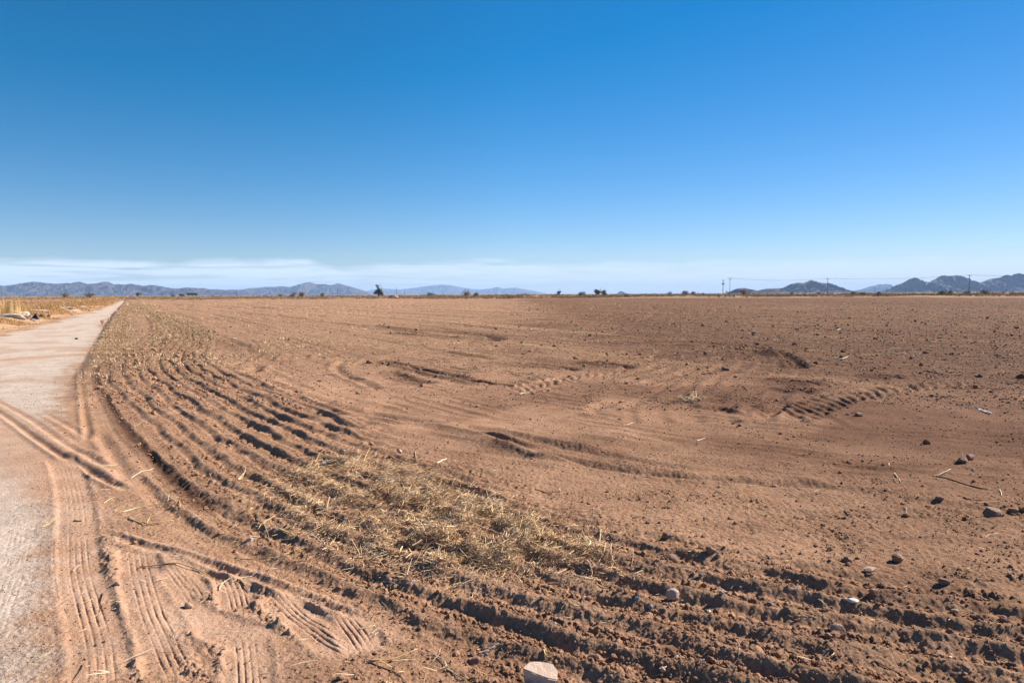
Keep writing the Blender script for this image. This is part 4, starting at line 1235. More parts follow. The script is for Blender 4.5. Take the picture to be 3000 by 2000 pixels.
for sx, nm in ((-1.15, 'left'), (1.15, 'right')):
    wire(armtip(p3, h3, .35, sx), armtip(p2, h2, .5, sx), 1.6, 'sagging wire on the %s arm ends from two crossarm pole to the next pole' % nm)
    wire(armtip(p2, h2, .5, sx), armtip(p1, h1, .45, sx), 1.2, 'wire on the %s arm ends leading up to the tall reddish pole' % nm)
    e = at(3260, 320)
    wire(armtip(p1, h1, .45, sx), (e[0] + sx, e[1], 11), 1.2, 'wire leaving the %s arm end of the tall reddish pole toward the right edge' % nm)
# pump site below the transformer pole
def pump_site():
    D = 470; p = at(2132, D)
    root = empty('well_pump', (p[0], p[1], 0), 'white pump housing with a dark motor standing on a pale slab below the transformer pole', 'pump')
    k = D / F
    def X(px): return (px - 2132) * k
    part('slab', box(X(2131), 0, .55, 30 * k, 3.2, .7), CONC, root)
    part('housing', join([box(X(2128), 0, 1.9, 1.0, 1.0, 2.0), tube([(X(2128), 0, 2.9), (X(2128), 0, 3.5)], [.45, .12], 8)]), WHITE, root)
    part('motor', tube([(X(2131.5), -.2, .9), (X(2131.5), -.2, 2.3), (X(2131.5), -.2, 2.5)], [.42, .42, .25], 10), simple('dark_motor', (.03, .03, .04), (.06, .06, .07), 4), root)
    part('pipe', tube([(X(2133.5), 0, .9), (X(2133.5), 0, 2.2)], [.16, .16], 8), WHITE, root)
    part('mast', tube([(X(2125.5), 0, .9), (X(2125.5), 0, 4.4)], [.05, .05], 5), METG, root)
pump_site()
# earth mound by the lone tree
def mound():
    p = at(1155, 300); r = np.random.default_rng(8)
    v, f = icosphere(3)
    v = v * np.array([2.4, 1.6, 1.5]) * (1 + .12 * pn(v[:, 0] * 3 + 5, v[:, 1] * 3 + v[:, 2] * 2, 9))[:, None]
    v = v[:, :]
    tag(link('dirt_mound', mesh_np('dirt_mound', v, f, simple('mound_soil', (.30, .19, .12), (.42, .29, .19), 3), smooth=False), loc=(p[0], p[1], 0)), 'heap of tan earth at the field edge right of the lone dark tree', 'mound')
mound()

# ------------------------------------------------------------------ things near the road
def weed_stalk():
    x, y, z = gpt(312, 990)
    root = empty('dead_weed', (x, y, z), 'thin leaning dead weed stalk with a brushy head at the edge of the dirt road', 'weed')
    m = simple('dry_stem', (.30, .15, .09), (.42, .24, .14), 10)
    part('stem', tube([(0, 0, -.02), (-.02, 0, .2), (-.09, 0, .42), (-.14, 0, .56), (-.15, .0, .62)], [.014, .012, .010, .008, .006], 6), m, root)
    h = []
    r = np.random.default_rng(4)
    for i in range(14):
        a = r.uniform(0, 6.28); s = r.uniform(.02, .07)
        h.append(tube([(-.14, 0, .55), (-.14 + math.cos(a) * s, math.sin(a) * s, .63), (-.14 + math.cos(a) * s * .9, math.sin(a) * s * .8, .70)], [.004, .005, .003], 4))
    part('seed_head', join(h), m, root)
    b = []
    for i in range(16):
        a = r.uniform(-.6, .6) + (0 if i % 2 else 3.14); s = r.uniform(.1, .26)
        b.append(tube([(0, 0, .0), (math.cos(a) * s * .5, math.sin(a) * s * .5, .06), (math.cos(a) * s, math.sin(a) * s, .02)], [.008, .007, .004], 4))
    part('dry_leaf', join(b), simple('dry_leaf', (.45, .29, .11), (.55, .36, .15), 10), root)
weed_stalk()
def sheet(pts3, thick=.012, sub=0, seed=1, amp=.03):
    """crumpled sheet through a grid of points given as rows"""
    G = np.array(pts3, float); nu, nv = G.shape[:2]
    for _ in range(2):
        G2 = np.zeros((G.shape[0] * 2 - 1, G.shape[1] * 2 - 1, 3))
        G2[::2, ::2] = G; G2[1::2, ::2] = (G[1:] + G[:-1]) / 2
        G2[:, 1::2] = (G2[:, 2::2] + G2[:, :-2:2]) / 2; G = G2
    r = np.random.default_rng(seed); G = G + r.normal(0, amp, G.shape) * .5
    nu, nv = G.shape[:2]
    A = G.reshape(-1, 3); B = A + np.array([0, thick, thick * .3])
    idx = np.arange(nu * nv).reshape(nu, nv); n = nu * nv
    Fc = []
    for i in range(nu - 1):
        for j in range(nv - 1):
            a, b, c, d = idx[i, j], idx[i, j + 1], idx[i + 1, j + 1], idx[i + 1, j]
            Fc += [(a, b, c), (a, c, d), (n + a, n + c, n + b), (n + a, n + d, n + c)]
    ring = list(idx[0, :]) + list(idx[1:, -1]) + list(idx[-1, -2::-1]) + list(idx[-2:0:-1, 0])
    for a, b in zip(ring, ring[1:] + ring[:1]):
        Fc += [(a, n + a, n + b), (a, n + b, b)]
    return np.concatenate([A, B]), np.array(Fc)
def scrap():
    x, y, z = gpt(100, 938); k = y / F
    BLK = simple('black_plastic', (.010, .010, .013), (.028, .028, .034), 12, .45, spec=.5)
    WHT = simple('white_scrap', (.70, .70, .74), (.8, .8, .82), 9, .5)
    root = empty('torn_liner', (x, y, z), 'crumpled black plastic liner with white edges lying on the sand beside the dirt road', 'scrap')
    def q(px, py, dy=0.0): return ((px - 100) * k, dy, .07 + max(0.0, (938.5 - py) * k * 1.15))
    part('flap', sheet([[q(92, 937), q(104, 939), q(118, 941)], [q(93, 930, .15), q(104, 934, .1), q(114, 938)], [q(95, 924, .3), q(100, 925, .2), q(105, 930, .1)]], .02, seed=3), BLK, root)
    part('strip', sheet([[q(95, 936, -.25), q(115, 938, -.4), q(133, 938, -.75), q(147, 937, -1.15)], [q(95, 935, .1), q(118, 936, -.1), q(134, 937, -.6), q(147, 937, -1.1)]], .02, seed=4), BLK, root)
    part('strip', sheet([[q(56, 934, .3), q(70, 933, .1), q(84, 936, -.1), q(93, 937, -.2)], [q(57, 933, .5), q(70, 932, .4), q(84, 930, .2), q(91, 930, .1)]], .02, seed=5, amp=.05), BLK, root)
    part('lump', (lambda v, f: (v * np.array([.09, .09, .10]) + np.array(q(87, 932)), f))(*lumpy(2, np.random.default_rng(6))), BLK, root)
    part('white_edge', sheet([[q(97, 938, -.30), q(108, 939, -.42), q(122, 939, -.58)], [q(97, 937, -.22), q(108, 937, -.32), q(122, 938, -.5)]], .02, seed=6), WHT, root)
    x2, y2, z2 = gpt(77, 927)
    v, f = sheet([[(-.40, 0, .08), (-.15, -.05, .16), (.04, -.1, .10), (.18, -.15, .06)], [(-.36, .2, .20), (-.08, .18, .32), (.12, .1, .26), (.20, 0, .10)]], .02, seed=9)
    tag(link('white_scrap', mesh_np('white_scrap', v, f, WHT), loc=(x2, y2, z2)), 'crumpled white plastic piece on the dry grass just behind the black liner', 'scrap')
    # pale crust ledges along the bank
scrap()
CRUST = simple('pale_crust', (.44, .36, .29), (.54, .46, .38), 2.5, .95, .05, 8)
for i, (px, py, w, h, lb) in enumerate([(18, 923, 2.2, .28, 'pale crusted earth lump at the left edge below the tall golden grass clump'), (40, 916, 1.5, .30, 'highest pale crusted earth lump beside the small grey green bush'), (103, 907, 1.6, .22, 'long pale crusted earth ledge in the dry grass behind the black liner'), (122, 903, 1.4, .20, 'farther pale crusted earth ledge in the dry grass, bright on top'), (78, 911, 1.2, .18, 'low pale crusted earth ledge joining the lumps on the bank'), (190, 898, 1.8, .16, 'pale crusted earth streak in the grass halfway up the bank'), (235, 895, 1.0, .18, 'small white crusted lump high on the bank near the dirt road')]):
    x, y, z = gpt(px, py + 4)
    r = np.random.default_rng(100 + i)
    v, f = icosphere(3)
    n_ = pn(v[:, 0] * 2.2 + i * 7, v[:, 1] * 2.2 + v[:, 2] * 1.7, 200 + i)
    v = v * (1 + .28 * n_)[:, None] * np.array([w * .62, .40, h * .75])
    tag(link('crusted_earth', mesh_np('crusted_earth', v, f, CRUST), loc=(x, y, z - .02)), lb, 'earth lump', 'pale crusted earth on the bank')

# ------------------------------------------------------------------ stones
def stone(px, py, wpx, col, label, name='stone', cat='stone', flat=.8, seed=0, rz=None, sub=3, bury=.25, group=None, sharp=1.0):
    r = np.random.default_rng(seed + int(px) * 7 + int(py))
    x, y = gp(px, py); z = ground_z(x, y)
    w = wpx / F * y / 2
    v, f = icosphere(sub)
    k = np.ones(len(v))
    for _ in range(9):
        d = r.normal(size=3); d /= np.linalg.norm(d)
        lim = r.uniform(.62, .88) if sharp else .9
        pr = v @ d
        k = np.where(pr * k > lim, lim / np.maximum(pr, 1e-6), k)
    v = v * (k * (1 + .05 * pn(v[:, 0] * 4 + seed, v[:, 1] * 4 + v[:, 2] * 3, seed + 5)))[:, None]
    v = v * np.array([1.12, .8, flat]) * w
    mt = simple('stone_%d_%d' % (px, py), tuple(c * .85 for c in col), col, 1.2 / w * .5, .85, w * .10, 2.2 / w)
    o = link(name, mesh_np(name, v, f, mt, smooth=False), loc=(x, y, z + w * flat * (1 - bury) * .8))
    o.rotation_euler = (0, 0, rz if rz is not None else r.uniform(-.6, .6))
    return tag(o, label, cat, group)
def big_rock():
    x, y = gp(1583, 2004); z = ground_z(x, y)
    # a wedge shaped broken block, traced corner by corner (x right, y away, z up) in metres
    T_ = [(-.074, .010, .075), (-.045, .052, .080), (.005, .060, .078), (.055, .052, .072), (.074, .022, .060), (.066, -.018, .040), (.030, -.022, .050), (-.020, -.008, .062)]
    B_ = [(-.064, .004, .0), (-.040, .045, -.01), (.005, .055, -.01), (.055, .045, -.01), (.070, .020, -.01), (.050, -.036, -.012), (.010, -.030, -.01), (-.035, -.016, -.01)]
    bm_v = np.array(T_ + B_); n = 8
    fc = [(i, (i + 1) % n, n + (i + 1) % n, n + i) for i in range(n)]
    me = bpy.data.meshes.new('rock')
    me.from_pydata([tuple(q) for q in bm_v], [], [tuple(range(n))[::-1], tuple(range(n, 2 * n))] + [q for q in fc])
    import bmesh
    bm = bmesh.new(); bm.from_mesh(me)
    bmesh.ops.recalc_face_normals(bm, faces=bm.faces)
    bmesh.ops.triangulate(bm, faces=bm.faces)
    bmesh.ops.bevel(bm, geom=[e for e in bm.edges if e.calc_face_angle(0) > .4], offset=.003, segments=2, affect='EDGES')
    bmesh.ops.triangulate(bm, faces=bm.faces)
    bmesh.ops.subdivide_edges(bm, edges=bm.edges, cuts=2, use_grid_fill=True)
    P = np.array([v.co[:] for v in bm.verts])
    dn = fbm(P[:, 0] / .03 + P[:, 2] / .05, P[:, 1] / .03 - P[:, 2] / .04, 3, 301)
    for v, d in zip(bm.verts, dn):
        v.co += v.normal * float(d) * .0022
    bm.to_mesh(me); bm.free()
    me.materials.append(simple('rock_pale', (.50, .34, .25), (.60, .44, .34), 22, .9, .004, 130))
    tag(link('rock', me, loc=(x, y, z - .014)), 'largest pale pink angular rock at the bottom edge, shading its front face', 'rock')
big_rock()
GREYS = (.30, .28, .27); BLUEG = (.20, .22, .24); TAN = (.42, .27, .19); PINK = (.46, .34, .28); WHT_ = (.70, .62, .54); BRN = (.24, .14, .095)
STONES = [
    (1970, 1757, 44, PINK, 'pale pinkish rock with a clear shadow in the rows right of the straw heap', .95),
    (1997, 1762, 13, BLUEG, 'small blue grey stone leaning on the right side of the pale pinkish rock', .7),
    (1865, 1782, 14, GREYS, 'small grey stone left below the pale pinkish rock', .9),
    (1905, 1800, 15, GREYS, 'grey rounded stone below the pale pinkish rock', .9),
    (1626, 1843, 13, GREYS, 'lone small grey stone in the rows above the largest rock', .9),
    (2077, 1804, 16, WHT_, 'flat pale stone in the row right of the pale pinkish rock', .5),
    (2052, 1706, 13, BLUEG, 'bluish stone on the ridge above the pale pinkish rock', .9),
    (2112, 1772, 16, GREYS, 'brownish grey stone in the dark furrow right of the pale pinkish rock', .9),
    (1984, 1930, 14, WHT_, 'small whitish stone, left of the bottom trio of pale stones', .6),
    (2058, 1962, 20, (.40, .38, .37), 'light grey pointed stone, largest of the bottom trio of pale stones', .9),
    (1941, 1972, 18, (.42, .33, .28), 'upright pale brown stone with a dark shadow near the bottom edge', 1.1),
    (2140, 1973, 18, TAN, 'tan stone at the bottom, right of the light grey pointed one', .7),
    (2104, 1972, 15, GREYS, 'grey brown stone at the bottom between the pointed grey and the tan one', .7),
    (2498, 1784, 32, WHT_, 'flat bright white stone standing out in the soil on the right', .35),
    (2474, 1779, 16, TAN, 'tan pebble touching the flat bright white stone', .6),
    (2452, 1860, 40, (.40, .255, .18), 'round tan stone resting below the flat bright white stone', .85),
    (2546, 1690, 38, TAN, 'broad tan stone lying above the flat bright white stone', .5),
    (2330, 1740, 16, GREYS, 'grey stone left above the flat bright white stone', .7),
    (2337, 1872, 14, (.36, .36, .36), 'light grey pebble in the dark furrow left of the round tan stone', .8),
    (2425, 1900, 22, BRN, 'dark brown rounded stone just below the round tan stone', .8),
    (2938, 1816, 24, (.22, .13, .12), 'smooth purplish stone near the right edge', .6),
    (2782, 1932, 14, WHT_, 'whitish chip near the bottom right corner', .5),
    (2796, 1797, 22, TAN, 'tan lump half buried left of the purplish stone', .7),
    (2517, 1220, 25, (.36, .22, .15), 'light brown stone lying on smooth soil below the long tractor lug track', .6),
    (1170, 1331 + 5, 16, PINK, 'pale stone sticking out of the clods just above the straw heap', 1.1),
    (1006, 1337, 14, PINK, 'pinkish upright stone in the furrows above the left end of the straw heap', 1.0),
    (950, 1370, 12, WHT_, 'small white stone at the upper left end of the straw heap', .9),
    (733, 1594, 22, PINK, 'greyish pink clod like stone in the furrow left of the straw heap', .7),
    (233, 1188, 9, WHT_, 'white pebble on the sand at the right edge of the dirt road', .7),
    (224, 994, 8, (.08, .07, .07), 'dark pebble lying on the pale dirt road left of the dead weed', .8),
    (687, 993, 12, (.6, .6, .66), 'whitish bit at the start of the curved rows near the weedy strip', .4),
    (2850, 1379, 10, (.6, .55, .5), 'tiny pale stone right above the long dark root on the right', .7),
]
for s_ in STONES:
    stone(*s_[:3], s_[3], s_[4], flat=s_[5], seed=1)
CLODS_NAMED = [
    (2820, 1357, 32, 'big brown earth clod on the right, left one of a touching pair in a hollow'), (2843, 1350, 30, 'big brown earth clod on the right, right one of a touching pair in a hollow'),
    (2905, 1520, 54, 'largest dark brown earth clod near the right edge'), (2969, 1500, 28, 'dark earth clod at the right edge beside the largest one'),
    (2752, 1470, 22, 'dark earth clod on smooth soil left of the largest dark one'), (2268, 1420, 26, 'lone dark earth clod on smooth soil between the straw heap and the right edge'), (2202, 1475, 14, 'small rounded earth clod left below the lone dark one'),
    (2080, 1642, 32, 'reddish brown earth clod with a bluish chip beside it, right of the straw heap'), (2102, 1650, 18, 'smaller brown clod touching the reddish brown one right of the straw heap'),
    (1962, 1652, 42, 'wide brown earth clod on the ridge right of the straw heap end'), (1952, 1588, 28, 'brown earth clod above the wide one right of the straw heap'), (2060, 1590, 18, 'small brown earth clod on smooth soil right of the straw heap'),
    (2560, 1750, 30, 'flat brown earth clod between the broad tan stone and the flat white stone'), (2630, 1655, 42, 'broken flat group like clod on the right with a black shadow'), (2480, 1655, 26, 'brown earth clod left above the broad tan stone'),
    (2256, 1795, 34, 'large brown earth clod on a crest left of the flat white stone'), (2416, 1798, 24, 'dark grey brown clod left of the flat white stone'), (2765, 1725, 32, 'brown clod in the rows right of the broad tan stone'),
    (1716, 1790 - 5, 30, 'tall brown clod on the row between the straw heap and the largest rock'), (1500, 1790, 20, 'upright brown clod on the crest below the straw heap'), (1392, 1925, 34, 'brown crumbly clod with a deep shadow left above the largest rock'),
    (2185, 1842, 24, 'angular brown clod on the bright crest near the bottom'), (905, 1460, 20, 'brown clod half covered at the left end of the straw heap'), (552, 1778, 28, 'reddish earth clod beside the crossing car tracks at lower left'), (345, 1715, 20, 'dark earth clod where the car track and the smooth rut meet'),
]
for px, py, w, lb in CLODS_NAMED:
    left = px < 1300
    stone(px, py, w, (.40, .25, .17) if left else (.255, .145, .098), lb, 'earth_clod', 'clod', flat=.75, seed=3, bury=.3)
# blue grey chips
def chip(px, py, lpx, wpx, col, ang, label, name='pebble', tiltz=.5):
    x, y = gp(px, py); z = ground_z(x, y); L = lpx / F * y; w = wpx / F * y / 2
    dx, dz = math.cos(ang) * L / 2, math.sin(ang) * L / 2
    v, f = tube([(-dx, 0, -dz), (-dx * .8, 0, -dz * .8), (0, .0, 0), (dx * .8, 0, dz * .8), (dx, 0, dz)], [w * .5, w, w * 1.05, w * .9, w * .4], 8)
    o = link(name, mesh_np(name, v, f, simple('chip_%d' % px, tuple(c * .8 for c in col), col, 40), smooth=True), loc=(x, y, z + dz + w * .6))
    return tag(o, label, 'stone')
chip(2478, 1522, 20, 8, (.085, .10, .10), 2.2, 'dark slate coloured peg like stone sticking up from smooth soil on the right')
chip(2465, 1420, 9, 7, (.07, .12, .13), 1.0, 'small dark teal chip on smooth soil above the peg like stone')
chip(2101, 1632, 15, 7, BLUEG, 2.5, 'thin bluish chip resting on the reddish brown clod')

# ------------------------------------------------------------------ sticks, stalks and larger straws
GOLD = simple('gold_stalk', (.52, .33, .12), (.66, .46, .20), 30, .6)
PALES = simple('pale_stalk', (.62, .50, .30), (.72, .60, .40), 30, .6)
BRNS = simple('brown_stick', (.13, .07, .045), (.22, .12, .07), 30, .8)
GRYS = simple('grey_stick', (.30, .27, .25), (.42, .38, .35), 30, .8)
TANS = simple('tan_stick', (.36, .24, .16), (.46, .32, .22), 30, .8)
def stick(pts, rpx, mat, label, name='stalk', cat='stalk', lift=None, group=None):
    P = []
    y0 = gp(pts[0][0], pts[0][1])[1]
    for i, q in enumerate(pts):
        up = q[2] if len(q) > 2 else 0.0        # picture pixels above its own ground point
        x, y = gp(q[0], q[1] + up)
        P.append((x, y, ground_z(x, y) + .004 + up / F * y))
    P = np.array(P)
    t = np.linspace(0, len(P) - 1, max(7, 3 * len(P)))
    Q = np.stack([np.interp(t, np.arange(len(P)), P[:, i]) for i in range(3)], -1)
    # smooth
    for _ in range(2): Q[1:-1] = (Q[:-2] + 2 * Q[1:-1] + Q[2:]) / 4
    # keep it above the ground
    T = terrain(Q[:, 0], Q[:, 1])['z']
    Q[:, 2] = np.maximum(Q[:, 2], T + .002)
    r0 = rpx * .72 / F * y0
    v, f = tube(Q - P[0], [r0 * (1 - .55 * i / (len(Q) - 1)) for i in range(len(Q))], 6)
    return tag(link(name, mesh_np(name, v, f, mat, smooth=True), loc=tuple(P[0])), label, cat, group)
ST = [
    ([(356, 1503), (400, 1488), (446, 1480, 6), (507, 1476, 12)], 2.4, PALES, 'long pale curved stalk arching over the soil at the field corner beside the car track'),
    ([(378, 1520), (400, 1531), (427, 1539, 2)], 3.2, GOLD, 'thick golden stalk, left arm of the golden bunch at the field corner'),
    ([(427, 1539), (460, 1532, 4), (507, 1521, 8)], 3.0, GOLD, 'thick golden stalk, right arm of the golden bunch at the field corner'),
    ([(430, 1536), (438, 1520, 10), (444, 1508, 20)], 2.6, GOLD, 'short golden stalk standing up in the middle of the golden bunch'),
    ([(490, 1476), (492, 1470, 8), (497, 1452, 16)], 1.6, PALES, 'short pale stalk leaning up at the end of the long curved stalk'),
    ([(525, 1470), (527, 1482, 4), (530, 1495)], 2.2, GOLD, 'short upright orange stalk right of the long curved stalk'),
    ([(698, 1424), (708, 1400, 14), (721, 1381, 26)], 2.4, PALES, 'pale bent stalk sticking up from a dark furrow left of the straw heap'),
    ([(287, 1371), (312, 1364, 3), (340, 1359)], 1.4, PALES, 'thin pale straw on sand just above the dead end of the field ruts'),
    ([(382, 1399), (415, 1382), (447, 1369)], 1.6, PALES, 'long thin straw on the soil between the ruts and the field corner'),
    ([(434, 1378), (442, 1370, 4), (452, 1363, 8)], 1.6, PALES, 'forked pale straw tip beside the long thin straw'),
    ([(303, 1476), (318, 1468), (335, 1460)], 1.4, PALES, 'short pale straw beside the car track near the field corner'),
    ([(512, 1352), (518, 1362), (523, 1372)], 1.4, TANS, 'small tan twig on a crest above the field corner'),
    ([(614, 1395), (620, 1412), (630, 1432)], 1.6, TANS, 'tan twig hanging down the furrow above the field corner'),
    ([(217, 1526), (228, 1527), (240, 1526)], 5.0, BRNS, 'short stub of brown wood lying in the car track'),
    ([(120, 1545), (140, 1537), (162, 1522), (175, 1515)], 1.8, GOLD, 'thin orange stalk reaching over the pale crust at left'),
    ([(235, 1566), (246, 1561), (262, 1563)], 1.8, TANS, 'bent reddish twig in the car track below the stub of wood'),
    ([(213, 1672), (222, 1660), (237, 1652)], 1.6, PALES, 'pale straw lying across the car track'),
    ([(410, 1659), (460, 1658, 3), (517, 1655, 5), (560, 1660, 3), (590, 1671), (620, 1690), (650, 1703)], 2.8, simple('orange_branch', (.42, .24, .09), (.56, .34, .14), 30), 'longest orange brown branch, bending across the car tracks at lower left'),
    ([(302, 1736), (300, 1750, 2), (293, 1767)], 2.6, BRNS, 'crooked dark twig on the smooth sand right of the car track, upper piece'),
    ([(293, 1767), (301, 1777), (292, 1790)], 2.0, BRNS, 'crooked dark twig on the smooth sand right of the car track, lower piece'),
    ([(245, 1943), (238, 1965, 3), (225, 1985, 3), (210, 2000)], 2.2, BRNS, 'dark bent twig on the sand at the bottom left'),
    ([(641, 1731), (650, 1712, 6), (674, 1694, 10)], 2.2, PALES, 'pale curved straw standing at the end of the longest branch'),
    ([(676, 1707), (705, 1695, 2), (738, 1689)], 1.8, PALES, 'pale straw lying right of the curved one near the longest branch'),
    ([(695, 1700), (706, 1704), (716, 1716), (730, 1735)], 3.0, BRNS, 'dark twig curving down into a rut right of the longest branch'),
    ([(705, 1634), (750, 1632), (795, 1632)], 2.2, GOLD, 'straight orange stalk lying in a row left below the straw heap'),
    ([(818, 1563), (835, 1567, 2), (862, 1576)], 5.0, GOLD, 'thick split golden stalk piece at the left rim of the straw heap'),
    ([(755, 1550), (777, 1532, 3), (803, 1514)], 2.0, GOLD, 'long yellow stalk propped on the crest left of the straw heap'),
    ([(752, 1512), (770, 1535, 3), (785, 1560, 3), (791, 1585)], 2.0, TANS, 'brown stem curving down over the crest left of the straw heap'),
    ([(700, 1424), (712, 1400, 6), (721, 1382, 10)], 1.8, GOLD, 'yellow stalk beside the pale bent one left of the straw heap'),
    ([(898, 1578), (920, 1576, 4), (936, 1592, 3), (950, 1600), (966, 1601)], 4.2, GRYS, 'crooked grey wood piece on the lower left rim of the straw heap'),
    ([(993, 1577), (1008, 1588, 3), (1022, 1606)], 4.0, BRNS, 'curved brown root in the hollow at the left of the straw heap'),
    ([(971, 1607), (978, 1590, 6), (984, 1579, 12)], 2.2, GOLD, 'short golden stalk leaning up in the hollow at the left of the straw heap'),
    ([(1192, 1692), (1197, 1670, 10), (1208, 1640, 30)], 2.0, PALES, 'tall pale stalk standing up at the lower rim of the straw heap'),
    ([(1115, 1700), (1140, 1704), (1166, 1714)], 3.2, GRYS, 'grey twig at the lower rim of the straw heap, left piece'),
    ([(1200, 1722), (1220, 1706), (1265, 1692)], 2.2, GRYS, 'grey arched twig below the straw heap'),
    ([(1052, 1525), (1064, 1540, 5), (1080, 1562, 8), (1100, 1580)], 2.6, GRYS, 'long grey twig crossing the left half of the straw heap'),
    ([(1290, 1533), (1310, 1524), (1345, 1496)], 3.2, GRYS, 'thick grey twig in the middle of the straw heap'),
    ([(1279, 1371), (1292, 1362, 2), (1309, 1350)], 4.0, PALES, 'flat pale husk on smooth soil above the straw heap'),
    ([(1215, 1330), (1218, 1345, 4), (1221, 1360)], 2.2, TANS, 'short brown stub standing above the straw heap'),
    ([(1140, 1347), (1165, 1358), (1185, 1366)], 3.2, BRNS, 'dark stick lying on the clods above the straw heap'),
    ([(1065, 1365), (1072, 1350, 6), (1084, 1320, 12)], 2.0, GOLD, 'golden stalk leaning up from the clods above the left of the straw heap'),
    ([(923, 1365), (930, 1352, 5), (937, 1340, 10)], 2.0, GOLD, 'short golden stalk in the clods at the far left above the straw heap'),
    ([(1639, 1448), (1639, 1440, 6), (1639, 1423, 22)], 3.8, PALES, 'stubby pale stalk standing upright right above the straw heap'),
    ([(1826, 1442), (1827, 1437, 5), (1828, 1432, 9)], 2.2, PALES, 'tiny upright pale stalk on smooth soil above the end of the straw heap'),
    ([(1553, 1527), (1574, 1524), (1594, 1522)], 4.2, GOLD, 'short stout golden stalk at the upper right rim of the straw heap'),
    ([(1695, 1655), (1706, 1650, 8), (1718, 1656, 12), (1730, 1672, 8), (1737, 1692)], 6.0, TANS, 'thick arched root rising from the soil at the right end of the straw heap'),
    ([(1714, 1652), (1740, 1660, 3), (1771, 1656, 4)], 5.0, GRYS, 'thick grey wood piece behind the arched root'),
    ([(1840, 1690), (1870, 1696), (1905, 1700)], 3.4, GRYS, 'grey twig bunch right of the arched root'),
    ([(1757, 1720), (1790, 1718), (1822, 1721)], 2.4, TANS, 'thin straight tan stick below the arched root'),
    ([(1703, 1796), (1708, 1784, 3), (1704, 1775, 8), (1707, 1770, 12)], 1.8, GRYS, 'small crooked grey twig below the arched root'),
    ([(1885, 1690), (1886, 1672, 14), (1885, 1656, 28)], 1.8, GOLD, 'thin golden stalk standing upright right of the arched root'),
    ([(1772, 1610), (1776, 1600, 6), (1771, 1588, 14)], 1.8, GOLD, 'thin golden stalk leaning at the upper right end of the straw heap'),
    ([(1986, 1830), (1987, 1818, 8), (1987, 1804, 18)], 2.0, GOLD, 'thin golden stalk upright right below the pale pinkish rock'),
    ([(1400, 1901), (1425, 1893, 2), (1450, 1888)], 3.4, GRYS, 'grey stem bundle on the ridge left above the largest rock, lower stem'),
    ([(1412, 1888), (1435, 1889, 2), (1462, 1884)], 2.4, GRYS, 'grey stem bundle on the ridge left above the largest rock, upper stem'),
    ([(1400, 1962), (1430, 1962), (1466, 1960)], 1.8, GOLD, 'thin orange straw lying left of the largest rock'),
    ([(1593, 1918), (1597, 1930, 3), (1612, 1938), (1626, 1936)], 3.2, GOLD, 'curled orange husk just behind the largest rock'),
    ([(1705, 1889), (1715, 1889), (1727, 1891)], 2.4, PALES, 'short white straw on the ridge right above the largest rock'),
    ([(1083, 1938), (1110, 1935, 3), (1146, 1932, 6), (1180, 1918, 10), (1223, 1897, 14)], 3.4, GOLD, 'forked golden branch at the bottom, raised upper fork'),
    ([(1083, 1941), (1115, 1955), (1146, 1965), (1170, 1978), (1192, 1999)], 3.0, BRNS, 'dark fork of the branch at the bottom curving toward the lower edge'),
    ([(1120, 1920), (1133, 1915, 3), (1144, 1910)], 2.0, BRNS, 'small dark side twig beside the golden branch at the bottom'),
    ([(1052, 1968), (1060, 1973), (1068, 1980)], 2.6, BRNS, 'tiny dark twig left below the forked branch at the bottom'),
    ([(1305, 1955), (1330, 1970), (1360, 1988), (1375, 1998)], 3.0, simple('orange_root', (.36, .20, .09), (.48, .30, .15), 30), 'orange brown root half buried at the bottom edge left of the largest rock'),
    ([(1050, 1845), (1075, 1842), (1098, 1834)], 2.2, PALES, 'pale stalk lying on the tyre marks at the bottom, upper one of two'),
    ([(1088, 1856), (1095, 1852), (1104, 1847)], 2.2, PALES, 'pale stalk lying on the tyre marks at the bottom, lower one of two'),
    ([(2743, 1396), (2775, 1405), (2812, 1416), (2862, 1430), (2895, 1432)], 3.6, BRNS, 'long dark root lying on the soil near the right edge'),
    ([(2732, 1394), (2750, 1390, 4), (2785, 1377, 8)], 2.4, PALES, 'pale stalk forking up from the left end of the long dark root'),
    ([(2620, 1392), (2630, 1402), (2638, 1420)], 2.4, PALES, 'white curved straw left of the long dark root'),
    ([(2603, 1400), (2615, 1409), (2625, 1418)], 1.6, TANS, 'thin tan straw just left of the white curved straw'),
    ([(2604, 1369), (2604, 1362, 4), (2604, 1356, 8)], 2.2, PALES, 'tiny upright pale straw above the white curved straw'),
    ([(2929, 1434), (2934, 1442), (2934, 1452)], 2.2, PALES, 'pale straw near the right edge below the long dark root'),
    ([(2856, 1480), (2890, 1477), (2920, 1475)], 1.8, GOLD, 'long golden straw near the right edge above the largest dark clod'),
    ([(2827, 1462), (2845, 1468), (2880, 1472)], 2.6, BRNS, 'dark root fibre near the right edge left of the long golden straw'),
    ([(2860, 1543), (2870, 1536, 4), (2878, 1530, 8)], 3.0, TANS, 'stout tan stub left below the largest dark clod'),
    ([(2905, 1558), (2915, 1550, 6), (2925, 1538, 12), (2942, 1524, 18)], 2.6, BRNS, 'forked dark twig standing right below the largest dark clod'),
    ([(2656, 1496), (2656, 1490, 4), (2655, 1481, 9)], 2.0, PALES, 'short upright pale straw left of the largest dark clod'),
    ([(2775, 1588), (2775, 1582, 3), (2775, 1577, 7)], 1.6, PALES, 'tiny upright pale straw midway down the right side'),
    ([(2397, 1772), (2415, 1780), (2432, 1789)], 2.0, PALES, 'pale straw lying left of the flat white stone'),
    ([(2548, 1841), (2560, 1834), (2570, 1828)], 2.0, PALES, 'pale straw lying right of the round tan stone'),
    ([(2407, 1944), (2422, 1935, 3), (2436, 1924, 6)], 2.2, TANS, 'tan straw near the bottom below the dark brown stone'),
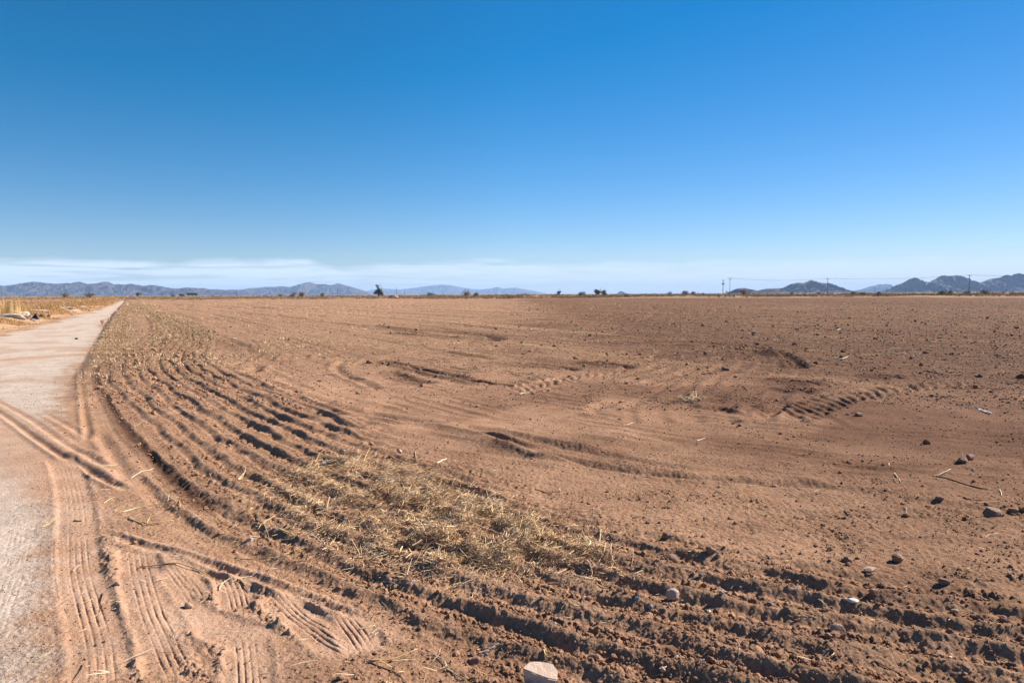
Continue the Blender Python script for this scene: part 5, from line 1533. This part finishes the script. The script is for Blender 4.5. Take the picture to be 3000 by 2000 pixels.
    ([(2638, 1966), (2655, 1958, 3), (2672, 1950, 5)], 2.4, GOLD, 'golden stalk near the bottom right, leaning on a dark root'),
    ([(2558, 1957), (2600, 1970), (2640, 1982), (2668, 1998)], 3.0, BRNS, 'long dark root at the bottom edge right of the picture centre'),
    ([(2890, 1905), (2900, 1930), (2945, 1945), (2985, 1962)], 2.6, BRNS, 'dark root at the lower right corner'),
    ([(2155, 1885), (2164, 1905, 3), (2166, 1935), (2162, 1962)], 2.2, TANS, 'bent tan stem standing near the bottom, right of the tan stone'),
    ([(2246, 1640), (2262, 1655), (2272, 1676)], 2.0, TANS, 'curved tan fibre on the dark clods left of the broad tan stone'),
    ([(2100, 1445), (2112, 1451), (2128, 1458)], 2.0, GOLD, 'orange straw lying on smooth soil right of the straw heap'),
    ([(2040, 1291), (2054, 1286), (2065, 1283)], 2.2, PALES, 'white straw on smooth soil below the round turning marks'),
    ([(1822, 1245), (1840, 1243), (1855, 1237)], 2.0, PALES, 'thin curved white straw below the fan of faint ridges'),
    ([(1520, 1155), (1535, 1152), (1550, 1150)], 2.2, PALES, 'pale twig at the left end of the shorter lug track'),
    ([(2440, 1050), (2465, 1052), (2485, 1044, 4), (2488, 1040, 8)], 2.4, PALES, 'pale forked branch on the field right of the round rut'),
    ([(2606, 1030), (2630, 1040), (2660, 1043), (2695, 1050)], 1.8, GRYS, 'long thin grey stem on the field far right of the round rut'),
    ([(2450, 965), (2464, 964), (2480, 965)], 2.0, PALES, 'pale straight stick far out on the field'),
]
for pts, rp, mt, lb in ST:
    nm, ct = 'stalk', 'stalk'
    for w_ in ('branch', 'twig', 'root', 'stick', 'straw', 'wood', 'husk'):
        if w_ in lb:
            nm = {'wood': 'wood_piece'}.get(w_, w_); ct = w_; break
    stick(pts, rp, mt, lb, nm, ct)
# straw crown left in the middle of the field and the grey shard at right
def straw_crown():
    x, y = gp(2026, 1170); z = ground_z(x, y); n = 90
    a = rng.uniform(0, 6.28, n); r_ = rng.random(n) * .16
    v, f, c = stalks(np.cos(a) * r_, np.sin(a) * r_, rng.uniform(.01, .10, n), rng.uniform(.1, .34, n), rng.uniform(.005, .009, n), rng.uniform(0, 6.28, n), rng.normal(0, .35, n), rng.normal(0, .1, n), np.clip(straw_tint(n, .2) * 1.1, 0, .8))
    tag(link('stubble_tuft', mesh_np('stubble_tuft', v, f, STRAWM, c), loc=(x, y, z)), 'pale tuft of broken stubble in the middle of the field left of the dark pit', 'straw')
straw_crown()
def shard():
    x, y = gp(2903, 1212); z = ground_z(x, y); k = y / F
    q = lambda a, b, c=0: ((a - 2903) * k, (1212 - b) * k * 4.5 + c, .012 + (1212 - b) * k * .12)
    v, f = sheet([[q(2900, 1210), q(2912, 1201, .05), q(2925, 1191, .1)], [q(2906, 1211, -.03), q(2918, 1204), q(2930, 1190, .08)], [q(2926, 1196, .05), q(2929, 1186, .05), q(2930, 1182, .1)]], .012, seed=12, amp=.008)
    tag(link('plastic_shard', mesh_np('plastic_shard', v, f, simple('shard', (.55, .50, .44), (.66, .60, .53), 20, .9)), loc=(x, y, z)), 'pale grey plastic shard leaning on the soil near the right edge', 'scrap')
shard()
